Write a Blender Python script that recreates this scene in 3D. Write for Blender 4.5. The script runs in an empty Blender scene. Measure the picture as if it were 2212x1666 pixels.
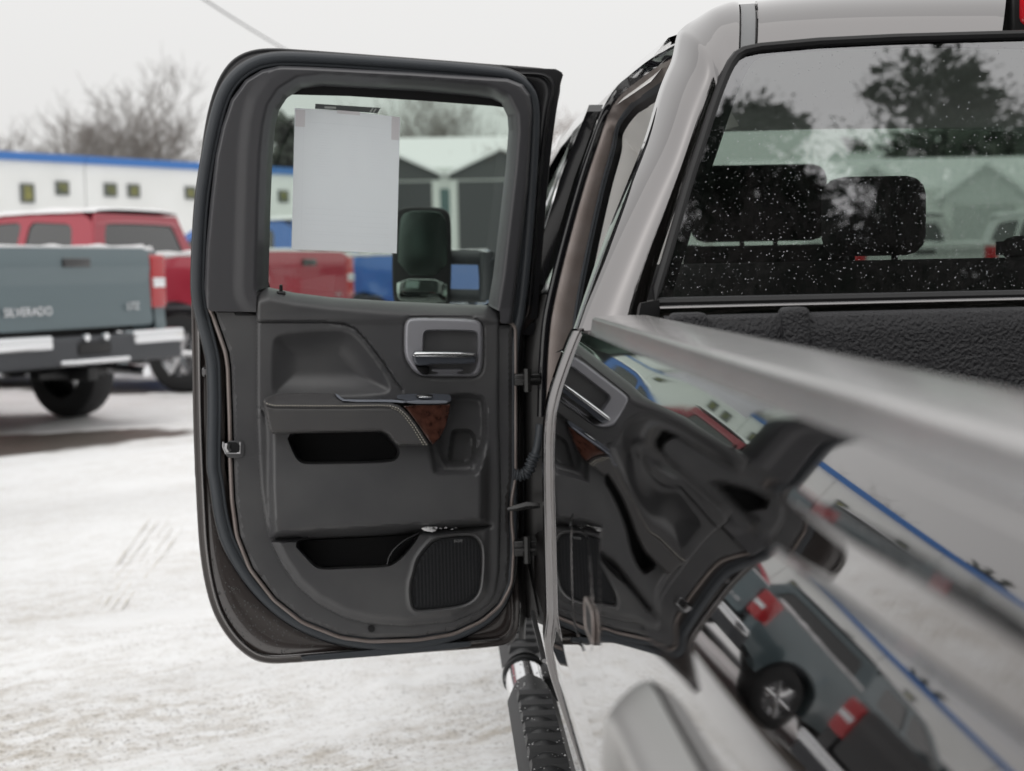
import bpy, bmesh, math, random
import numpy as np
from mathutils import Vector, Matrix, noise
from mathutils.geometry import delaunay_2d_cdt

random.seed(7)
scene = bpy.context.scene
COL = scene.collection
R = math.radians

# ------------------------------------------------------------------ camera, world, sun, exposure
CAM_H = 1.5
FPX = 3070.0                      # focal length in pixels of a 2212 px wide picture (50 mm)
YAW, PITCH, ROLL = R(2.82), R(4.58), R(1.15)
r0 = Vector((math.cos(YAW), -math.sin(YAW), 0))
fw = Vector((math.sin(YAW) * math.cos(PITCH), math.cos(YAW) * math.cos(PITCH), -math.sin(PITCH)))
u0 = r0.cross(fw)
rt = r0 * math.cos(ROLL) - u0 * math.sin(ROLL)
up = u0 * math.cos(ROLL) + r0 * math.sin(ROLL)
camd = bpy.data.cameras.new('camera')
cam = bpy.data.objects.new('camera', camd)
COL.objects.link(cam)
CP = Vector((0, 0, CAM_H))
cam.matrix_world = Matrix(((rt.x, up.x, -fw.x, CP.x), (rt.y, up.y, -fw.y, CP.y), (rt.z, up.z, -fw.z, CP.z), (0, 0, 0, 1)))
camd.sensor_width = 36.0
camd.lens = 36.0 * FPX / 2212.0
camd.clip_start = 0.02
camd.clip_end = 2000
camd.dof.use_dof = True
camd.dof.focus_distance = 2.42
camd.dof.aperture_fstop = 4.3
scene.camera = cam

world = bpy.data.worlds.new('World')
scene.world = world
world.use_nodes = True
wn, wl = world.node_tree.nodes, world.node_tree.links
wn.clear()
SUN_EL, SUN_AZ = R(40), R(216)
sky = wn.new('ShaderNodeTexSky')
sky.sky_type = 'NISHITA'
sky.sun_disc = False
sky.sun_elevation = SUN_EL
sky.sun_rotation = SUN_AZ
sky.dust_density = 3.0
hs = wn.new('ShaderNodeHueSaturation')
hs.inputs['Saturation'].default_value = 0.18
ov = wn.new('ShaderNodeMixRGB')
ov.inputs['Fac'].default_value = 0.86
ov.inputs['Color2'].default_value = (8.3, 8.22, 8.1, 1)      # even overcast layer over the clear sky
bg = wn.new('ShaderNodeBackground')
bg.inputs['Strength'].default_value = 0.1
wo = wn.new('ShaderNodeOutputWorld')
wl.new(sky.outputs['Color'], hs.inputs['Color'])
wl.new(hs.outputs['Color'], ov.inputs['Color1'])
# an overcast sky is brighter overhead than at the horizon
wt = wn.new('ShaderNodeTexCoord'); wsx = wn.new('ShaderNodeSeparateXYZ'); wmr = wn.new('ShaderNodeMapRange'); wmu = wn.new('ShaderNodeMixRGB')
wl.new(wt.outputs['Generated'], wsx.inputs[0]); wl.new(wsx.outputs['Z'], wmr.inputs['Value'])
wmr.inputs['To Min'].default_value = 0.97; wmr.inputs['To Max'].default_value = 1.5
wmu.blend_type = 'MULTIPLY'; wmu.inputs['Fac'].default_value = 1
wl.new(ov.outputs['Color'], wmu.inputs['Color1']); wl.new(wmr.outputs[0], wmu.inputs['Color2'])
wl.new(wmu.outputs['Color'], bg.inputs['Color'])
wl.new(bg.outputs['Background'], wo.inputs['Surface'])

sd = bpy.data.lights.new('sun', 'SUN')
sd.energy = 0.7
sd.angle = R(140)
sd.color = (1.0, 0.975, 0.94)
sun = bpy.data.objects.new('sun', sd)
COL.objects.link(sun)
sun.rotation_euler = (R(90) - SUN_EL, 0, math.pi - SUN_AZ + math.pi)   # light comes from behind the camera, a little left
sdir = Vector((math.sin(SUN_AZ) * math.cos(SUN_EL), math.cos(SUN_AZ) * math.cos(SUN_EL), math.sin(SUN_EL)))
sun.rotation_euler = sdir.to_track_quat('Z', 'Y').to_euler()

vs = scene.view_settings
vs.view_transform = 'Standard'
vs.look = 'None'
vs.exposure = 0.04
vs.gamma = 1.0
vs.use_curve_mapping = False
scene.cycles.max_bounces = 14
scene.cycles.transparent_max_bounces = 16
scene.cycles.use_denoising = True

# ------------------------------------------------------------------ measuring helpers
def ray(u, v):
    return (fw + rt * ((u - 1106) / FPX) + up * ((833 - v) / FPX))

def P(u, v, Y):
    d = ray(u, v)
    return CP + d * (Y / d.y)

def PX(u, v, X):
    d = ray(u, v)
    return CP + d * (X / d.x)

def conv(x0, y0, k):
    return lambda pts: [((x0 + x * k) / 1.84448, (y0 + y * k) / 1.84448) for x, y in pts]

C1 = conv(740, 160, 1520 / 2110)
C2 = conv(740, 1160, 1520 / 1644)
ZH = conv(1560, 1220, 440 / 2156)
ZA = conv(1000, 1500, 960 / 2212)
ZJ = conv(740, 1150, 320 / 711)
ZK = conv(1620, 2080, 340 / 1491)
ZG = conv(1980, 1300, 260 / 433)
ZE = conv(2560, 0, 1520 / 1948)
ZQ = conv(2000, 0, 2080 / 2212)
ZB = conv(2000, 350, 700 / 1166)

# the open rear door: a vertical lower plane and an upper plane that leans in with the cab's sides
DH = Vector((0.185, 3.0, 0))
DA = R(18)
DN = Vector((math.sin(DA), -math.cos(DA), 0))      # towards the cabin side of the door (faces the camera)
BELT = 1.5 - 0.075
LEAN = math.tan(R(14))

def D(u, v, off=0.0):
    d = ray(u, v)
    t = ((DH - CP).dot(DN) + off) / d.dot(DN)
    p = CP + d * t
    if p.z > BELT:
        # (p-DH).n - off - LEAN*(z-BELT) = 0
        t = ((DH - CP).dot(DN) + off + LEAN * (CP.z - BELT)) / (d.dot(DN) - LEAN * d.z)
        p = CP + d * t
    return p

def smooth01(x):
    x = np.clip(x, 0, 1)
    return x * x * (3 - 2 * x)

def chaikin(pts, n=2, closed=True):
    a = np.array(pts, float)
    for _ in range(n):
        if closed:
            b = np.roll(a, -1, 0)
            q = np.empty((2 * len(a), 2))
            q[0::2] = a * .75 + b * .25
            q[1::2] = a * .25 + b * .75
        else:
            b = a[1:]
            c = a[:-1]
            q = np.empty((2 * len(c) + 2, 2))
            q[0] = a[0]
            q[-1] = a[-1]
            q[1:-1:2] = c * .75 + b * .25
            q[2:-1:2] = c * .25 + b * .75
        a = q
    return a

def resample(a, step, closed=True):
    a = np.asarray(a, float)
    if closed:
        a = np.vstack([a, a[:1]])
    s = np.r_[0, np.cumsum(np.hypot(*np.diff(a, axis=0).T))]
    n = max(3, int(round(s[-1] / step)))
    t = np.linspace(0, s[-1], n + 1)
    q = np.c_[np.interp(t, s, a[:, 0]), np.interp(t, s, a[:, 1])]
    return q[:-1] if closed else q

def segdist(p, poly, closed=True):
    a = np.asarray(poly, float)
    b = np.roll(a, -1, 0)
    if not closed:
        a, b = a[:-1], b[:-1]
    best = np.full(len(p), 1e18)
    for (ax, ay), (bx, by) in zip(a, b):
        dx, dy = bx - ax, by - ay
        L = dx * dx + dy * dy + 1e-12
        t = np.clip(((p[:, 0] - ax) * dx + (p[:, 1] - ay) * dy) / L, 0, 1)
        e = (p[:, 0] - ax - t * dx) ** 2 + (p[:, 1] - ay - t * dy) ** 2
        best = np.minimum(best, e)
    return np.sqrt(best)

def inside(p, poly):
    a = np.asarray(poly, float)
    b = np.roll(a, -1, 0)
    c = np.zeros(len(p), bool)
    for (ax, ay), (bx, by) in zip(a, b):
        if ay == by:
            continue
        m = (ay > p[:, 1]) != (by > p[:, 1])
        xx = ax + (p[:, 1] - ay) * (bx - ax) / (by - ay)
        c ^= m & (p[:, 0] < xx)
    return c

def sdf(p, poly):          # negative inside
    d = segdist(p, poly)
    return np.where(inside(p, poly), -d, d)

def offset_poly(poly, d):  # d>0 grows the polygon
    a = np.asarray(poly, float)
    area = 0.5 * np.sum(a[:, 0] * np.roll(a[:, 1], -1) - np.roll(a[:, 0], -1) * a[:, 1])
    t = np.roll(a, -1, 0) - np.roll(a, 1, 0)
    t /= np.maximum(np.hypot(t[:, 0], t[:, 1]), 1e-9)[:, None]
    n = np.c_[t[:, 1], -t[:, 0]] * (1 if area > 0 else -1)
    return a + n * d

# ------------------------------------------------------------------ objects
def tag(o, label=None, cat=None, group=None, kind=None):
    if label: o['label'] = label
    if cat: o['category'] = cat
    if group: o['group'] = group
    if kind: o['kind'] = kind
    return o

def thing(name, label, cat, loc=(0, 0, 0), rot=0, group=None):
    o = bpy.data.objects.new(name, None)
    COL.objects.link(o)
    o.location = loc
    o.rotation_euler = (0, 0, rot)
    o.empty_display_size = 0.2
    return tag(o, label, cat, group)

def link(name, me, parent=None, kind=None):
    o = bpy.data.objects.new(name, me)
    COL.objects.link(o)
    if parent: o.parent = parent
    if kind: o['kind'] = kind
    return o

ORI = {}                       # world origin of each thing whose parts are modelled in world coordinates
def root_of(o):
    while o.parent: o = o.parent
    return o

def mesh(name, verts, faces, mat, parent=None, smooth=True, sharp=40, kind=None):
    me = bpy.data.meshes.new(name)
    off = Vector((0, 0, 0))
    if parent is not None:
        off = ORI.get(root_of(parent).name, off)
    me.from_pydata([tuple(Vector(v) - off) for v in verts], [], [tuple(f) for f in faces])
    me.materials.append(mat)
    me.validate()
    if smooth:
        me.polygons.foreach_set('use_smooth', [True] * len(me.polygons))
        if sharp: me.set_sharp_from_angle(angle=R(sharp))
    me.update()
    return link(name, me, parent, kind)

def fast_quads(name, V, m, parent):
    """V: (n, 4, 3) array of quads."""
    n = len(V); me = bpy.data.meshes.new(name)
    me.vertices.add(n * 4); me.vertices.foreach_set('co', V.reshape(-1).astype(np.float32))
    me.loops.add(n * 4); me.loops.foreach_set('vertex_index', np.arange(n * 4, dtype=np.int32))
    me.polygons.add(n); me.polygons.foreach_set('loop_start', np.arange(0, n * 4, 4, dtype=np.int32))
    me.update(calc_edges=True); me.materials.append(m)
    return link(name, me, parent)

class MB:
    def __init__(s): s.v, s.f = [], []
    def add(s, v, f):
        n = len(s.v)
        s.v += [Vector(x) for x in v]
        s.f += [tuple(i + n for i in q) for q in f]
        return s
    def box(s, a, b):
        x0, y0, z0 = a; x1, y1, z1 = b
        return s.add([(x0, y0, z0), (x1, y0, z0), (x1, y1, z0), (x0, y1, z0), (x0, y0, z1), (x1, y0, z1), (x1, y1, z1), (x0, y1, z1)],
                     [(0, 3, 2, 1), (4, 5, 6, 7), (0, 1, 5, 4), (1, 2, 6, 5), (2, 3, 7, 6), (3, 0, 4, 7)])
    def rbox(s, a, b, r=.01):     # box with chamfered edges
        x0, y0, z0 = a; x1, y1, z1 = b
        bm = bmesh.new()
        bmesh.ops.create_cube(bm, size=1)
        for v in bm.verts:
            v.co = Vector(((x0 + x1) / 2 + v.co.x * (x1 - x0), (y0 + y1) / 2 + v.co.y * (y1 - y0), (z0 + z1) / 2 + v.co.z * (z1 - z0)))
        bmesh.ops.bevel(bm, geom=bm.edges[:], offset=r, segments=3, profile=.5, affect='EDGES')
        bm.verts.index_update()
        s.add([v.co.copy() for v in bm.verts], [[v.index for v in f.verts] for f in bm.faces])
        bm.free()
        return s
    def tube(s, path, r, n=8, closed=False, cap=True, flat=None):
        path = [Vector(p) for p in path]
        m = len(path)
        rr = r if hasattr(r, '__len__') else [r] * m
        ring0 = len(s.v)
        prev = None
        for i, p in enumerate(path):
            a = path[(i - 1) % m] if (closed or i > 0) else p
            b = path[(i + 1) % m] if (closed or i < m - 1) else p
            t = (b - a).normalized()
            if flat is not None:
                k = Vector(flat); side = t.cross(k)
                side = side.normalized() if side.length > 1e-6 else Vector((1, 0, 0))
            elif prev is None:
                k = Vector((0, 0, 1)) if abs(t.z) < .9 else Vector((1, 0, 0))
                side = t.cross(k).normalized()
            else:
                side = (prev - t * prev.dot(t)).normalized()
            prev = side
            nn = side.cross(t)
            for j in range(n):
                q = 2 * math.pi * j / n
                s.v.append(p + (side * math.cos(q) + nn * math.sin(q)) * rr[i])
        for i in range(m if closed else m - 1):
            a = ring0 + i * n
            b = ring0 + ((i + 1) % m) * n
            for j in range(n):
                k = (j + 1) % n
                s.f.append((a + j, a + k, b + k, b + j))
        if cap and not closed:
            s.f.append(tuple(ring0 + j for j in reversed(range(n))))
            s.f.append(tuple(ring0 + (m - 1) * n + j for j in range(n)))
        return s
    def loft(s, rows, closed=False):
        n0 = len(s.v); w = len(rows[0])
        for r_ in rows: s.v += [Vector(p) for p in r_]
        for i in range(len(rows) - 1):
            for j in range(w if closed else w - 1):
                k = (j + 1) % w
                s.f.append((n0 + i * w + j, n0 + i * w + k, n0 + (i + 1) * w + k, n0 + (i + 1) * w + j))
        return s
    def lathe(s, prof, c, ax='x', n=24, close=True):   # prof: (radius, along axis)
        rows = []
        for r_, h in prof:
            row = []
            for j in range(n):
                q = 2 * math.pi * j / n
                if ax == 'x': row.append((c[0] + h, c[1] + r_ * math.cos(q), c[2] + r_ * math.sin(q)))
                elif ax == 'z': row.append((c[0] + r_ * math.cos(q), c[1] + r_ * math.sin(q), c[2] + h))
                else: row.append((c[0] + r_ * math.cos(q), c[1] + h, c[2] + r_ * math.sin(q)))
            rows.append(row)
        return s.loft(rows, True)
    def build(s, name, mat, parent=None, smooth=True, sharp=40, kind=None):
        return mesh(name, s.v, s.f, mat, parent, smooth, sharp, kind)

def triangulate(loops, grid_pts, keep_out, keep_in):
    """loops: list of (pts, closed); grid_pts: free points; filters triangles by centroid."""
    V, E = [], []
    for pts, closed in loops:
        n0 = len(V); n = len(pts)
        V += [tuple(p) for p in pts]
        E += [(n0 + i, n0 + (i + 1) % n) for i in range(n if closed else n - 1)]
    V += [tuple(p) for p in grid_pts]
    vv, ee, ff, *_ = delaunay_2d_cdt([Vector(p) for p in V], E, [], 0, 1e-6)
    vv = np.array([(p.x, p.y) for p in vv])
    ff = np.array([f for f in ff if len(f) == 3])
    c = vv[ff].mean(1)
    m = np.ones(len(ff), bool)
    for k in keep_in: m &= inside(c, k)
    for k in keep_out: m &= ~inside(c, k)
    return vv, ff[m]

def relief(name, outline, hfun, mapf, mat, parent=None, step=5.0, feats=(), holes=(), skirt=None, lines=(), sharp=35, ostep=None, kind=None):
    """A sheet bounded by `outline` whose height over its plane is hfun(points); mapf(u, v, h) puts it in the world."""
    out = resample(outline, ostep or step * .7)
    loops = [(out, True)]
    for f in feats: loops.append((resample(f, step * .8), True))
    for h in holes: loops.append((resample(h, step * .7), True))
    for l in lines: loops.append((resample(l, step * .8, False), False))
    lo, hi = out.min(0), out.max(0)
    gx, gy = np.meshgrid(np.arange(lo[0] + step / 2, hi[0], step), np.arange(lo[1] + step / 2, hi[1], step))
    gx = gx + (np.arange(gx.shape[0]) % 2)[:, None] * step * .5
    g = np.c_[gx.ravel(), gy.ravel()]
    g = g[inside(g, out)]
    for h in holes: g = g[~inside(g, h)]
    allp = np.vstack([resample(np.asarray(q), step * .5, c) for q, c in loops])
    # thin out grid points that sit on the contours
    keep = np.ones(len(g), bool)
    cell = {}
    for p in allp: cell.setdefault((int(p[0] // step), int(p[1] // step)), []).append(p)
    for i, p in enumerate(g):
        cx, cy = int(p[0] // step), int(p[1] // step)
        for a in (-1, 0, 1):
            for b in (-1, 0, 1):
                for q in cell.get((cx + a, cy + b), ()):
                    if (q[0] - p[0]) ** 2 + (q[1] - p[1]) ** 2 < (step * .45) ** 2: keep[i] = False
    g = g[keep]
    vv, ff = triangulate(loops, g, [np.asarray(h) for h in holes], [out])
    h = hfun(vv)
    verts = [mapf(u, v, z) for (u, v), z in zip(vv, h)]
    faces = []
    for a, b, c in ff:
        faces.append((a, b, c))
    # orient towards the camera side
    s = 0.0
    for a, b, c in faces[:: max(1, len(faces) // 60)]:
        n = (Vector(verts[b]) - Vector(verts[a])).cross(Vector(verts[c]) - Vector(verts[a]))
        s += n.dot(Vector(verts[a]) - CP)
    if s > 0: faces = [(a, c, b) for a, b, c in faces]
    if skirt is not None:
        n0 = len(verts)
        ho = hfun(out)
        top = [mapf(u, v, z) for (u, v), z in zip(out, ho)]
        bot = [mapf(u, v, z - skirt) for (u, v), z in zip(out, ho)]
        verts += top + bot
        n = len(out)
        faces += [(n0 + i, n0 + (i + 1) % n, n0 + n + (i + 1) % n, n0 + n + i) for i in range(n)]
    return mesh(name, verts, faces, mat, parent, True, sharp, kind)

def slab(name, poly, back, front, mapf, mat, parent=None, bevel=1.5, sharp=40, tilt=None, kind=None):
    """A plate with a rounded front edge. poly in the coordinates of mapf; bevel in the same unit."""
    a = np.asarray(poly, float)
    hb = (front - back)
    rows = [(a, back)]
    dz = min(abs(hb) * .5, bevel * .00095 if abs(a).max() > 50 else bevel)
    for k in range(4):
        q = k / 3 * math.pi / 2
        rows.append((offset_poly(a, -bevel * (1 - math.cos(q))), front - dz * (1 - math.sin(q))))
    n = len(a)
    V, F = [], []
    for pts, z in rows:
        for u, v in pts:
            V.append(mapf(u, v, z + (tilt(u, v) if tilt else 0)))
    for i in range(len(rows) - 1):
        for j in range(n):
            k = (j + 1) % n
            F.append((i * n + j, i * n + k, (i + 1) * n + k, (i + 1) * n + j))
    F.append(tuple((len(rows) - 1) * n + j for j in range(n)))
    F.append(tuple(reversed(range(n))))
    me = mesh(name, V, F, mat, parent, True, sharp, kind)
    bm = bmesh.new(); bm.from_mesh(me.data)
    bmesh.ops.recalc_face_normals(bm, faces=bm.faces)
    bmesh.ops.triangulate(bm, faces=[f for f in bm.faces if len(f.verts) > 4])
    bm.to_mesh(me.data); bm.free()
    return me

def rquad(pts, r, n=5):
    """Polygon with each corner rounded to radius r."""
    a = np.asarray(pts, float); out = []
    m = len(a)
    for i in range(m):
        p, q, w = a[i - 1], a[i], a[(i + 1) % m]
        d1, d2 = (p - q), (w - q)
        l1, l2 = np.hypot(*d1), np.hypot(*d2)
        t = min(r, l1 * .45, l2 * .45)
        A, B = q + d1 / l1 * t, q + d2 / l2 * t
        for k in range(n + 1):
            s_ = k / n
            out.append(A * (1 - s_) ** 2 + q * 2 * s_ * (1 - s_) + B * s_ * s_)
    return np.array(out)

def lettering(name, text, size, extrude, m, parent, mw, shear=0):
    cu = bpy.data.curves.new(name, 'FONT')
    cu.body = text; cu.size = size; cu.extrude = extrude; cu.shear = shear
    t = bpy.data.objects.new(name, cu)
    COL.objects.link(t)
    bpy.context.view_layer.update()
    me = bpy.data.meshes.new_from_object(t.evaluated_get(bpy.context.evaluated_depsgraph_get()))
    bpy.data.objects.remove(t)
    me.materials.clear(); me.materials.append(m)
    o = link(name, me, parent)
    o.matrix_local = mw
    return o

# ------------------------------------------------------------------ materials
def mat(name, base=(.5, .5, .5), rough=.5, metal=0.0, coat=0.0, coat_rough=.03, ior=1.45, bump=None, emit=None, vary=None, spec=.5):
    m = bpy.data.materials.new(name)
    m.use_nodes = True
    nt = m.node_tree
    b = nt.nodes['Principled BSDF']
    b.inputs['Base Color'].default_value = (*base, 1)
    b.inputs['Roughness'].default_value = rough
    b.inputs['Metallic'].default_value = metal
    b.inputs['Coat Weight'].default_value = coat
    b.inputs['Coat Roughness'].default_value = coat_rough
    b.inputs['IOR'].default_value = ior
    b.inputs['Specular IOR Level'].default_value = spec
    tc = nt.nodes.new('ShaderNodeTexCoord')
    if vary:                                    # (scale, other colour, amount)
        nz = nt.nodes.new('ShaderNodeTexNoise')
        nz.inputs['Scale'].default_value = vary[0]
        nz.inputs['Detail'].default_value = 6
        nt.links.new(tc.outputs['Object'], nz.inputs['Vector'])
        rp = nt.nodes.new('ShaderNodeValToRGB')
        rp.color_ramp.elements[0].position = .38
        rp.color_ramp.elements[1].position = .66
        rp.color_ramp.elements[0].color = (0, 0, 0, 1)
        rp.color_ramp.elements[1].color = (vary[2],) * 3 + (1,)
        nt.links.new(nz.outputs['Fac'], rp.inputs['Fac'])
        mx = nt.nodes.new('ShaderNodeMixRGB')
        mx.inputs['Color1'].default_value = (*base, 1)
        mx.inputs['Color2'].default_value = (*vary[1], 1)
        nt.links.new(rp.outputs['Color'], mx.inputs['Fac'])
        nt.links.new(mx.outputs['Color'], b.inputs['Base Color'])
    if bump:                                    # (scale, strength, distance)
        nz = nt.nodes.new('ShaderNodeTexNoise')
        nz.inputs['Scale'].default_value = bump[0]
        nz.inputs['Detail'].default_value = 4
        nt.links.new(tc.outputs['Object'], nz.inputs['Vector'])
        bp = nt.nodes.new('ShaderNodeBump')
        bp.inputs['Strength'].default_value = bump[1]
        bp.inputs['Distance'].default_value = bump[2]
        nt.links.new(nz.outputs['Fac'], bp.inputs['Height'])
        nt.links.new(bp.outputs['Normal'], b.inputs['Normal'])
    if emit:
        b.inputs['Emission Color'].default_value = (*emit[0], 1)
        b.inputs['Emission Strength'].default_value = emit[1]
    return m

def glass_mat(name, tint, refl, rough=0.0, fres=1.45):
    """Thin pane: tinted see-through plus a coated mirror share."""
    m = bpy.data.materials.new(name)
    m.use_nodes = True
    nt = m.node_tree
    nt.nodes.clear()
    o = nt.nodes.new('ShaderNodeOutputMaterial')
    tr = nt.nodes.new('ShaderNodeBsdfTransparent')
    tr.inputs['Color'].default_value = (*tint, 1)
    gl = nt.nodes.new('ShaderNodeBsdfGlossy')
    gl.inputs['Roughness'].default_value = rough
    gl.inputs['Color'].default_value = (.97, .97, 1, 1)
    ge = nt.nodes.new('ShaderNodeNewGeometry')
    dt = nt.nodes.new('ShaderNodeVectorMath'); dt.operation = 'DOT_PRODUCT'
    nt.links.new(ge.outputs['Normal'], dt.inputs[0]); nt.links.new(ge.outputs['Incoming'], dt.inputs[1])
    def mth(op, x, y=None):
        t = nt.nodes.new('ShaderNodeMath'); t.operation = op
        for i, q in enumerate((x, y)):
            if q is None: continue
            if isinstance(q, (int, float)): t.inputs[i].default_value = q
            else: nt.links.new(q, t.inputs[i])
        return t.outputs[0]
    k = mth('POWER', mth('SUBTRACT', 1.0, mth('ABSOLUTE', dt.outputs['Value'])), 5.0)     # Schlick, same from both sides
    fac = mth('ADD', mth('MULTIPLY', k, 1 - refl), refl)
    mx = nt.nodes.new('ShaderNodeMixShader')
    nt.links.new(fac, mx.inputs[0])
    nt.links.new(tr.outputs[0], mx.inputs[1])
    nt.links.new(gl.outputs[0], mx.inputs[2])
    nt.links.new(mx.outputs[0], o.inputs['Surface'])
    return m

M = {}
M['paint'] = mat('brown_metallic_paint', (.225, .217, .218), .03, 1.0, .5, .02, 1.5)
M['jamb'] = mat('brown_paint_darkened', (.040, .032, .030), .28, .2, .8, .08, 1.5)  # darker copy of the body paint, dark reflections put into its colour
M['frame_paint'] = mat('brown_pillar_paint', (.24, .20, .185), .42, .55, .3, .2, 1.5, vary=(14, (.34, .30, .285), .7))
M['paint_dark'] = mat('brown_paint_shaded', (.007, .006, .006), .45, .0, .3, .2, 1.5)  # near-black copy of the body paint, shade of the hinge gap included
M['plastic'] = mat('charcoal_grained_plastic', (.069, .069, .073), .34, bump=(800, .55, .0008), vary=(7, (.092, .092, .094), .9), spec=.8)
M['plastic_soft'] = mat('charcoal_soft_trim', (.068, .068, .074), .31, bump=(1500, .12, .0004), spec=.8)
M['leather'] = mat('charcoal_leather', (.084, .082, .084), .36, bump=(700, .35, .0008), vary=(9, (.10, .098, .096), .6))
M['felt_and_shade'] = mat('black_felt_and_shade', (.010, .010, .011), .8)  # felt of the glass channels; also paints shade in pockets and recess
M['rubber'] = mat('weatherstrip_rubber', (.052, .058, .066), .42, bump=(60, .1, .002))
M['black'] = mat('satin_black', (.012, .012, .013), .4)
M['gloss_black'] = mat('gloss_black', (.01, .01, .012), .08, coat=1.0)
M['rail'] = mat('pale_brown_rail', (.50, .49, .488), .25, .8, .3, .1, 1.5, vary=(7, (.58, .57, .568), .7))  # paler, rougher copy of the body paint for the bed rails
M['liner'] = mat('bed_liner_texture', (.022, .022, .025), .42, bump=(190, 1.0, .006))
M['satin_silver'] = mat('satin_grey_bezel', (.36, .36, .39), .36, .3)
M['chrome'] = mat('chrome', (.82, .83, .85), .05, 1.0)
M['steel'] = mat('dull_steel', (.45, .45, .46), .3, 1.0)
M['wood'] = mat('burl_wood', (.085, .035, .025), .18, coat=.8, vary=(70, (.03, .012, .009), 1.0))
M['blue_grey'] = mat('switch_panel', (.075, .082, .098), .22, coat=.6)
M['blue_lip'] = mat('switch_lip', (.20, .215, .25), .35)
M['thread'] = mat('light_thread', (.5, .47, .4), .7)
M['grille'] = mat('speaker_mesh', (.02, .021, .023), .6, spec=.15)
M['paper'] = mat('white_paper', (.97, .96, 1.0), .75, vary=(5, (.95, .94, 1.0), .5))
M['paper_line'] = mat('faint_print', (.86, .86, .92), .8)
M['tape'] = mat('clear_tape', (.78, .76, .79), .35)
M['sticker'] = mat('dark_label', (.10, .11, .11), .6)
M['sticker_print'] = mat('label_print', (.42, .45, .43), .6)
M['beige'] = mat('light_interior_trim', (.74, .73, .71), .6, bump=(600, .1, .001))
M['cloth'] = mat('dark_seat_cloth', (.016, .016, .017), .8, bump=(300, .3, .002))
M['red_lens'] = mat('red_lens', (.62, .012, .02), .12, coat=1.0, emit=((1, .03, .05), .12))
M['glass_side'] = glass_mat('green_tinted_glass', (.66, .745, .69), .05)
M['glass_rear'] = glass_mat('privacy_glass', (.46, .51, .475), .25)
M['glass_front'] = glass_mat('windshield_glass', (.76, .86, .80), .05)
M['mirror'] = mat('mirror_glass', (.10, .125, .115), .22, 1.0)  # the dark surroundings it would mirror are put into its colour

def translucent_paper():
    m = M['paper']; nt = m.node_tree
    b = nt.nodes['Principled BSDF']; o = nt.nodes['Material Output']
    t = nt.nodes.new('ShaderNodeBsdfTranslucent'); t.inputs['Color'].default_value = (.92, .92, 1, 1)
    mx = nt.nodes.new('ShaderNodeAddShader')
    d = nt.nodes.new('ShaderNodeMixShader'); d.inputs[0].default_value = .5
    nt.links.new(b.outputs[0], d.inputs[1]); nt.links.new(t.outputs[0], d.inputs[2]); nt.links.new(d.outputs[0], o.inputs['Surface'])
translucent_paper()
# ------------------------------------------------------------------ snow-covered lot
def zg(x, y):
    t = min(max((y - 4.6) / 6.4, 0), 1)
    return .33 * t * t * (3 - 2 * t) + .004 * max(0, min(y, 80) - 14)

def spaced(lo, hi, n, c, k):
    a, b = math.asinh((lo - c) / k), math.asinh((hi - c) / k)
    return [c + k * math.sinh(a + (b - a) * i / (n - 1)) for i in range(n)]

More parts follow.
